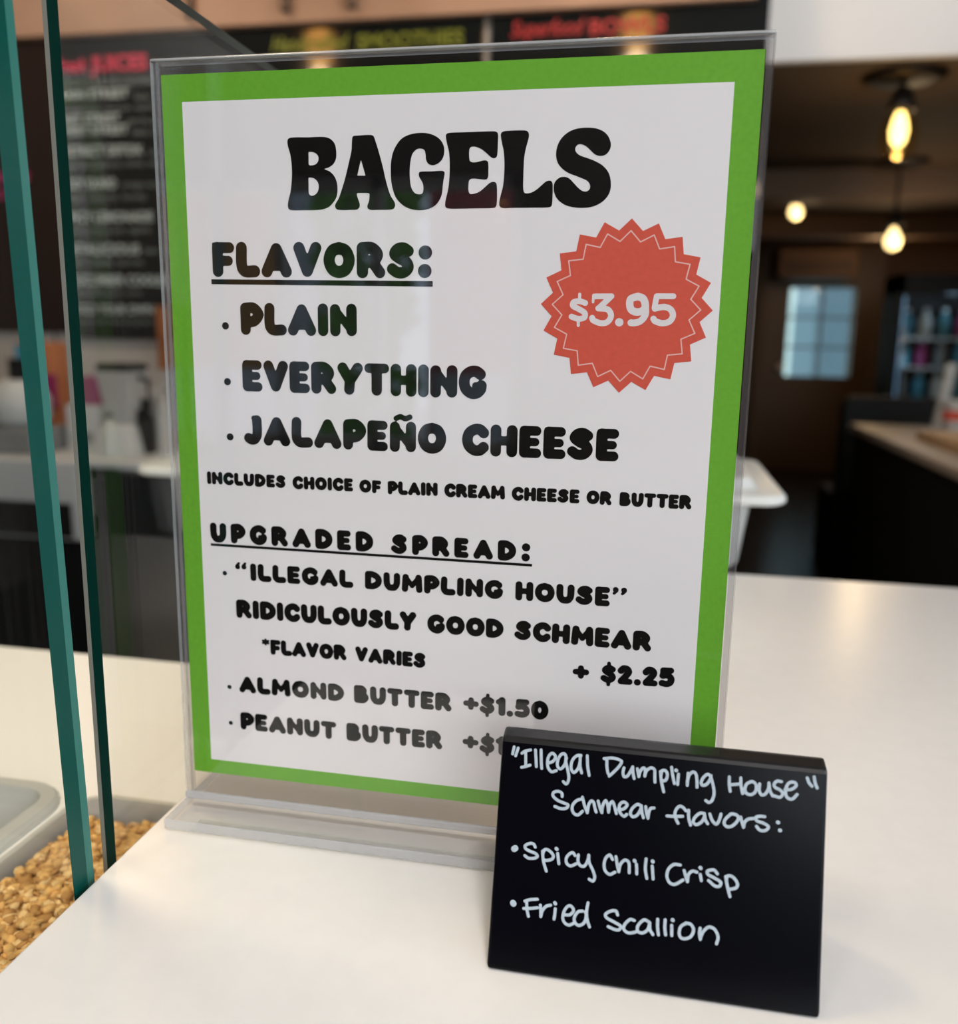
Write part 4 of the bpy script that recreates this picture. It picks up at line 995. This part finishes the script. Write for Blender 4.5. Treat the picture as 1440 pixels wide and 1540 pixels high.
# ------------------------------------------------------------------ front counter
CZ = -16.5
CX = -117.5
poly = [(CX, -148), (1500, -148), (1500, 470), (130, 470), (130, 745), (-300, 745), (-300, 425), (CX, 425)]
t = thing('front_counter', (500, 0, FL), 'white quartz front counter carrying the bagel sign', 'counter')
MB().prism(poly, 2, CZ - 36, CZ).build('countertop', 'quartz', t, bevel=0.8)
cab = [(CX + 3, -120), (1470, -120), (1470, 430), (110, 430), (110, 715), (-280, 715), (-280, 445), (CX + 3, 445)]
MB().prism(cab, 2, FL, CZ - 36).build('cabinet', 'cabinet', t)

# prep table with its food pans, left of the counter and lower
PZ = -60
px1 = CX - 12
t = thing('prep_table', (-500, -100, FL), 'white topped prep table inside the glass case', 'prep table')
holes = [(-560, -222), (-208, px1 - 6)]
hy0, hy1 = -128, 62
k = MB()
xs = [-900, holes[0][0], holes[0][1], holes[1][0], holes[1][1], px1]
for i in range(5):
    if i in (1, 3):
        k.box(xs[i], xs[i + 1], -150, hy0, PZ - 20, PZ).box(xs[i], xs[i + 1], hy1, 258, PZ - 20, PZ)
    else:
        k.box(xs[i], xs[i + 1], -150, 258, PZ - 20, PZ)
k.build('worktop', 'well', t)
k = MB().box(-900, -880, -140, 240, FL, PZ - 20).box(-880, px1 - 2, 220, 240, FL, PZ - 20).box(-880, px1 - 2, -140, -132, FL, PZ - 20).box(px1 - 8, px1 - 2, -132, 220, FL, PZ - 20)
k.build('cabinet', 'cabinet', t)


def food_pan(x0, x1, y0, y1, depth, label, inner, rim, rimw=9, rimh=4):
    t = thing('food_pan', ((x0 + x1) / 2, (y0 + y1) / 2, PZ - depth), label, 'food pan', 'food pans in the prep table')

    def ring(g, z, r, n=6):
        out = []
        for cx, cy, a0 in ((x1 - r, y1 - r, 0), (x0 + r, y1 - r, 90), (x0 + r, y0 + r, 180), (x1 - r, y0 + r, 270)):
            for i in range(n + 1):
                a = math.radians(a0 + 90 * i / n)
                out.append((cx + (r + g) * math.cos(a), cy + (r + g) * math.sin(a), z))
        return out
    r = 16
    MB().loft([ring(-10, PZ - depth, r), ring(-4, PZ - depth + 12, r), ring(-1.5, PZ + 1, r)], cap1=False, cap0=True).build('pan_body', inner, t, smooth=True)
    MB().loft([ring(-1.5, PZ + 1, r), ring(-1, PZ + 1 + rimh, r), ring(rimw - 2, PZ + 1 + rimh, r), ring(rimw, PZ + rimh - 1, r), ring(rimw, PZ + .3, r)], cap0=False, cap1=False).build('rim', rim, t, smooth=False)
    return t


p2 = food_pan(holes[0][0] + 2, holes[0][1] - 2, hy0 + 2, hy1 - 2, 90, 'pale food pan with milky rim at the left edge of the picture', 'pan', 'pan_rim', 8)
MB().box(holes[0][0] + 22, holes[0][1] - 22, hy0 + 20, hy1 - 20, PZ - 30, PZ - 27).build('pan_insert', 'pan', p2, bevel=1)
food_pan(holes[1][0] + 2, holes[1][1] - 2, hy0 + 2, hy1 - 2, 90, 'narrow food pan full of granola beside the counter edge', 'pan', 'pan_rim', 4)
random.seed(11)
_b = bmesh.new()
bmesh.ops.create_icosphere(_b, subdivisions=1, radius=1.0)
ICO_V = [tuple(v.co) for v in _b.verts]
ICO_F = [tuple(v.index for v in f.verts) for f in _b.faces]
_b.free()
g = MB()
gx0_, gx1_, gy0_, gy1_ = holes[1][0] + 8, holes[1][1] - 8, hy0 + 9, hy1 - 9
n = 14
for i in range(n):
    for j in range(15):
        def hz(x, y):
            return PZ - 4 + 3 * math.sin(x * .06) * math.cos(y * .05)
        xa, xb = gx0_ + (gx1_ - gx0_) * i / n, gx0_ + (gx1_ - gx0_) * (i + 1) / n
        ya, yb = gy0_ + (gy1_ - gy0_) * j / 15, gy0_ + (gy1_ - gy0_) * (j + 1) / 15
        g.face([(xa, ya, hz(xa, ya)), (xb, ya, hz(xb, ya)), (xb, yb, hz(xb, yb)), (xa, yb, hz(xa, yb))])
for i in range(2600):
    x, y = random.uniform(gx0_ + 2, gx1_ - 2), random.uniform(gy0_ + 2, gy1_ - 2)
    z = hz(x, y) + random.uniform(-1, 3.5)
    rx, ry, rz_ = random.uniform(1.8, 4.2), random.uniform(1.6, 3.2), random.uniform(0.8, 2.0)
    A = Matrix.Rotation(random.random() * 6.28, 3, 'Z') @ Matrix.Rotation(random.uniform(-.9, .9), 3, 'X')
    mi = random.choice((0, 0, 1, 2))
    b = len(g.v)
    for p in ICO_V:
        s_ = random.uniform(.85, 1.12)
        g.v.append(tuple(A @ Vector((p[0] * rx * s_, p[1] * ry * s_, p[2] * rz_ * s_)) + Vector((x, y, z))))
    for f in ICO_F:
        g.f.append(tuple(b + k for k in f))
        g.mi.append(mi)
M['granola_light'] = mat('pale_oat', (0.84, 0.58, 0.26), 0.75, noise=0.2, nscale=200)
M['granola_dark'] = mat('dark_toasted_oat', (0.50, 0.26, 0.075), 0.75, noise=0.2, nscale=200)
tag(g.build('granola', ['granola', 'granola_light', 'granola_dark'], normals=False, smooth=True), 'golden toasted granola filling the pan beside the counter edge', 'granola', kind='stuff')

# ------------------------------------------------------------------ the two glass panes of the case, standing along the counter edge


def pane(name, y0, y1, x0, x1, z0, z1, lean0, lean1, label, edges, near):
    """Glass pane in the YZ plane; lean0/lean1 move the top of its two ends along Y; the end seen from the camera has a chamfer strip."""
    t = thing(name, ((x0 + x1) / 2, (y0 + y1) / 2, z0), label, 'glass pane', 'glass panes of the food case')

    def P(x, y, z, ln):
        return (x, y + ln * (z - z0) / (z1 - z0), z)
    g_ = MB()
    for x in (x0, x1):
        g_.face([P(x, y0, z0, lean0), P(x, y1, z0, lean1), P(x, y1, z1, lean1), P(x, y0, z1, lean0)])
    g_.build('glass_sheet', 'glass', t, normals=False)
    for (y, ln, split) in ((y0, lean0, near == 0), (y1, lean1, near == 1)):
        e = MB()
        xm_ = x0 + (x1 - x0) * edges[2]
        e.face([P(x0, y, z0, ln), P(xm_, y, z0, ln), P(xm_, y, z1, ln), P(x0, y, z1, ln)], 0)
        e.face([P(xm_, y, z0, ln), P(x1, y, z0, ln), P(x1, y, z1, ln), P(xm_, y, z1, ln)], 1)
        e.build('polished_edge', [edges[0], edges[1]], t, normals=False, label='green polished end of the pane')
    for z, nm in ((z0, 'bottom_edge'), (z1, 'top_edge')):
        e = MB()
        e.face([P(x0, y0, z, lean0), P(x1, y0, z, lean0), P(x1, y1, z, lean1), P(x0, y1, z, lean1)])
        e.build(nm, 'glass_edge_dark', t, normals=False, label='dark green edge of the pane')
    return t


pane('side_glass', -39.5, 258, CX - 9.5, CX - 3.5, PZ, 319.5, 0, 0, 'clear glass side pane behind the gap, top edge slanting to the menu sheet', ('glass_edge_grey', 'glass_edge_dark', 0.3), 0)

# the front pane runs off to the left, across the line of sight; only its thick teal end stands by the counter
t = thing('front_glass', (-500, -60, PZ + 5.6), 'clear glass pane nearest the camera with thick teal end', 'glass pane', 'glass panes of the food case')
PB = PZ + 5.6
fy0, fy1, fx0, fx1, fz1, fl = -66.0, -54.0, -900.0, CX - 2.5, 430.0, -12.5


def FP(x, y, z):
    return (x, y + fl * (z - PB) / (fz1 - PB), z)


g_ = MB()
for y in (fy0, fy1):
    g_.face([FP(fx0, y, PB), FP(fx1, y, PB), FP(fx1, y, fz1), FP(fx0, y, fz1)])
g_.build('glass_sheet', 'glass', t, normals=False)
fm = fy0 + (fy1 - fy0) * 0.68
e = MB()
e.face([FP(fx1, fy0, PB), FP(fx1, fm, PB), FP(fx1, fm, fz1), FP(fx1, fy0, fz1)], 0)
e.face([FP(fx1, fm, PB), FP(fx1, fy1, PB), FP(fx1, fy1, fz1), FP(fx1, fm, fz1)], 1)
e.build('polished_edge', ['glass_edge', 'glass_edge_light'], t, normals=False, label='teal polished end of the pane')
for z, nm in ((PB, 'bottom_edge'), (fz1, 'top_edge')):
    e = MB()
    e.face([FP(fx0, fy0, z), FP(fx1, fy0, z), FP(fx1, fy1, z), FP(fx0, fy1, z)])
    e.build(nm, 'glass' if nm == 'bottom_edge' else 'glass_edge_dark', t, normals=False)

# ------------------------------------------------------------------ cloudy storage box behind the sign
by0 = 452
bxl, bxr = at(191, 702, by0)[0], at(1189, 748, by0)[0]
btop = at(1105, 757, by0)[2] + 2
bdep = 262
t = thing('storage_box', ((bxl + bxr) / 2, by0 + bdep / 2, CZ), 'cloudy white lidded food storage box on the counter behind the menu sheet', 'storage box')


def rring(x0, x1, y0, y1, z, r, n=6):
    out = []
    for cx, cy, a0 in ((x1 - r, y1 - r, 0), (x0 + r, y1 - r, 90), (x0 + r, y0 + r, 180), (x1 - r, y0 + r, 270)):
        for i in range(n + 1):
            a_ = math.radians(a0 + 90 * i / n)
            out.append((cx + r * math.cos(a_), cy + r * math.sin(a_), z))
    return out


def rr(g, z, r):
    return rring(bxl + g, bxr - g, by0 + g, by0 + bdep - g, z, r)




def rb(gx, gy, z, r):
    return rring(bxl + gx, bxr - gx, by0 + gy, by0 + bdep - gy, z, r)


MB().loft([rb(44, 24, CZ + .3, 18), rb(36, 17, CZ + 7, 22), rb(29, 13, btop - 10, 26), rb(26, 12, btop - 4, 26)], cap1=False).build('body', 'plastic_box', t, smooth=True)
MB().loft([rb(26, 12, btop - 4, 26), rr(2, btop - 4, 26), rr(0, btop - 2, 26), rr(0, btop + 2, 26), rr(3, btop + 5, 25), rr(22, btop + 6, 24)], cap0=False, cap1=False).build('rim', 'plastic_lid', t, smooth=False, bevel=.8)
MB().loft([rr(22, btop + 6, 24), rr(25, btop + 9, 24), rr(28, btop + 14, 22), rr(32, btop + 16, 22), rr(44, btop + 16, 20), rr(50, btop + 10, 18)], cap0=False).build('lid', 'plastic_lid', t, smooth=False, bevel=.8)

# ------------------------------------------------------------------ acrylic sign holder with its menu sheet
AX, AZ0, AZ1 = 110.7, -11.0, 283.4
t = thing('sign_holder', (0, 0, CZ), 'clear acrylic sign holder standing on the white counter', 'sign holder')


def sheet(name, y0, y1, z1, extra=0.0):
    s = MB()
    for y in (y0, y1):
        s.face([(-AX, y, AZ0), (AX, y, AZ0), (AX, y, z1), (-AX, y, z1)])
    s.build(name, 'acrylic', t, normals=False)
    e = MB()
    e.face([(-AX, y0, AZ0), (-AX, y1, AZ0), (-AX, y1, z1), (-AX, y0, z1)])
    e.face([(AX, y0, AZ0), (AX, y1, AZ0), (AX, y1, z1), (AX, y0, z1)])
    e.face([(-AX, y0, z1), (AX, y0, z1), (AX, y1, z1), (-AX, y1, z1)])
    return e


sheet('front_sheet', -2.6, -0.4, AZ1).build('front_sheet_edge', 'acrylic_edge', t, normals=False, label='bright cut edge of the front acrylic sheet')
sheet('back_sheet', 1.4, 3.6, AZ1 + 1.2).build('back_sheet_edge', 'acrylic_edge', t, normals=False, label='bright cut edge of the back acrylic sheet')
# folded strip that closes the top
k = MB()
n = 8
prof = [(-2.6, AZ1)] + [(-2.6 + 3.1 - 3.1 * math.cos(math.pi * i / n), AZ1 + 1.7 * math.sin(math.pi * i / n)) for i in range(n + 1)] + [(3.6, AZ1)]
k.loft([[(x, y, z) for y, z in prof] for x in (-AX, AX)], close=False, cap0=False, cap1=False)
k.build('top_fold', 'acrylic_edge', t, smooth=True, normals=False)
# base slab, foot strips
for sx_, lb_ in ((-1, 'left'), (1, 'right')):
    xa, xb = sorted((sx_ * 108.4, sx_ * 110.6))
    MB().box(xa, xb, -0.35, 1.35, AZ0, AZ1).build('haze_strip', 'side_haze', t)  # added strip that stands for the hazy, refracting margin
s = MB()
BYF, BYB = -21.5, 62
s.box(-AX, AX, BYF, BYB, CZ + 1.0, AZ0, mis=(1, 1, 1, 1, 0, 0))
s.build('base', ['base_clear', 'acrylic_edge'], t, bevel=0.6, label='clear acrylic base slab')
MB().box(-AX, AX, -4.2, -2.62, AZ0, AZ0 + 3.5).build('base_joint', 'acrylic_edge', t, bevel=0.8, label='bright glue joint along the base')
for y in (BYF + 2, BYB - 12):
    MB().box(-AX + 11, AX - 11, y, y + 8, CZ, CZ + 1.0).build('foot_strip', 'base_clear', t)

PW, PH = 107.95, 279.4
mb = MB()
ix0, ix1, iz0, iz1 = -99.9, 98.8, 6.2, 269.8
pt = 0.3
mb.box(-PW, PW, 0.05, pt, 0.0, PH)
mb.f.pop(2)
mb.mi.pop(2)
o_ = [(-PW, 0), (PW, 0), (PW, PH), (-PW, PH)]
i_ = [(ix0, iz0), (ix1, iz0), (ix1, iz1), (ix0, iz1)]
for k in range(4):
    j = (k + 1) % 4
    mb.face([(o_[k][0], 0.05, o_[k][1]), (o_[j][0], 0.05, o_[j][1]), (i_[j][0], 0.05, i_[j][1]), (i_[k][0], 0.05, i_[k][1])], 1)
mb.face([(u, 0.05, v) for u, v in i_], 0)
paper = mb.build('menu_sheet', ['paper', 'green'], base=(0, 0.05, 0), normals=False)
tag(paper, 'white bagel price sheet with green border inside the acrylic holder', 'menu sheet')
TY = -0.05


def on_sheet(u, v):
    return (u, TY, v)


hm = MB()
for ch, loops in HEADING.items():
    L = [smooth_line(l, 4, True) if not (ch == 'A' and i == 1) else smooth_line(l, 1, True) for i, l in enumerate(loops)]
    flat = [p for l in L for p in l]
    b = len(hm.v)
    hm.v += [on_sheet(*p) for p in flat]
    for tri in tessellate_polygon([[Vector((p[0], p[1], 0)) for p in l] for l in L]):
        hm.f.append(tuple(b + i for i in tri))
        hm.mi.append(0)
hm.build('printed_heading', 'ink', paper, normals=False, label='black heading BAGELS')
for nm, words, bullet in PRINTED_LINES:
    st = []
    for (text, l, r, cap) in words:
        st += word_strokes(text, l, r, cap, 0.20 if nm == 'upgraded_title' else 0.035, FAT if nm.startswith('flavor') else 1.10)
    if bullet:
        st.append(([(bullet[0] - .05, bullet[1]), (bullet[0] + .05, bullet[1])], bullet[2]))
    capm = max(wd[3] for wd in words)
    fc = ink_faces(st, capm / 30.0)
    if nm == 'flavors_title':
        fc.append([(-90.9, 204.05), (-3.36, 203.6), (-3.36, 205.55), (-90.9, 205.9)])
    if nm == 'upgraded_title':
        fc.append([(-95.8, 100.5), (36.2, 100.5), (36.2, 101.55), (-95.8, 101.55)])
    tx = ' '.join(wd[0] for wd in words).replace('“ ', '“').replace(' ”', '”')
    flat_ink('printed_line', fc, on_sheet, 'ink', paper, label='black line ' + tx)
# red starburst with the price
bc, nst = (66.62, 196.92), 20
bd = MB()


def star(ro, ri, ph=0.028):
    return [(bc[0] + (ro if i % 2 == 0 else ri) * math.sin(ph + math.pi * i / nst), bc[1] + (ro if i % 2 == 0 else ri) * math.cos(ph + math.pi * i / nst)) for i in range(2 * nst)]


s_ = star(30.0, 26.2)
for i in range(2 * nst):
    j = (i + 1) % (2 * nst)
    bd.face([(bc[0], TY, bc[1]), (s_[i][0], TY, s_[i][1]), (s_[j][0], TY, s_[j][1])])
badge = bd.build('price_badge', 'red', paper, normals=False, label='red starburst badge')
s_ = star(25.9, 22.5)
flat_ink('badge_outline', ink_faces([(s_ + [s_[0]], 0.22)], 0.11), lambda u, v: (u, TY - 0.05, v), 'pinkline', badge)
flat_ink('price_text', ink_faces([(smooth_line(p, 6) if len(p) > 3 else p, r) for p, r in PRICE_STROKES], 0.16), lambda u, v: (u, TY - 0.05, v), 'pinkwhite', badge, label='pale price $3.95')

# ------------------------------------------------------------------ black label card in front
CO = (34.6, -74.0, CZ)
CV = (0.29, 0.957)
CW, CH = 103.0, 73.4
t = thing('label_card', (CO[0] + CW / 2, -60, CZ), 'small black tent card with white handwriting in front of the menu sheet', 'card')


def card_pt(u, v, d=0.0):
    return (CO[0] + u, CO[1] + v * CV[0] - d * CV[1], CO[2] + v * CV[1] + d * CV[0])


def tent(u):
    """Cross-section of the folded card at u: up the front, over the fold, down the back."""
    th = 2.6
    out = []
    out.append(card_pt(u, 0.6))
    out.append(card_pt(u, CH))
    p = card_pt(u, CH)
    for dy, dz in ((0.7, 1.0), (1.6, 1.5), (7.0, 2.4), (8.2, 1.6)):
        out.append((p[0], p[1] + dy, p[2] + dz))
    top = out[-1]
    out.append((u + CO[0], top[1] + 3, top[2] - 4))
    out.append((u + CO[0], top[1] + 20, CZ + .4))
    out.append((u + CO[0], top[1] + 17, CZ + .4))
    out.append((u + CO[0], top[1] - 0.2, top[2] - 6))
    p = card_pt(u, CH - 3.4)
    out.append((u + CO[0], p[1] + th, p[2]))
    p = card_pt(u, 0.6)
    out.append((u + CO[0], p[1] + th, p[2]))
    return out


k = MB()
k.loft([tent(0.0), tent(CW)])
for i, f in enumerate(k.f):
    if len(f) == 4 and len({v % len(tent(0.0)) for v in f} & {1, 2, 3, 4, 5}) == 2:
        k.mi[i] = 1
k.build('board', ['slate', 'slate_top'], t, bevel=1.1)
cn = MB()
for i, (k, S) in enumerate(HANDWRITING.items()):
    st = []
    for s in S:
        dot = math.dist(s[0], s[-1]) < 1.2 and len(s) == 2
        big = dot and k in ('line3', 'line4') and s[0][0] < 9
        st.append((smooth_line(s, 5), 0.98 if big else (0.58 if dot else 0.48)))
    tx = ('white handwriting "Illegal Dumpling House"', 'white handwriting Schmear flavors:', 'white handwriting Spicy Chili Crisp', 'white handwriting Fried Scallion')[i]
    flat_ink('handwriting', ink_faces(st, 0.16), lambda u, v: card_pt(u, v, 0.06), 'chalk', t, label=tx)

for o in bpy.data.objects:
    if '_b' in o:
        del o['_b']
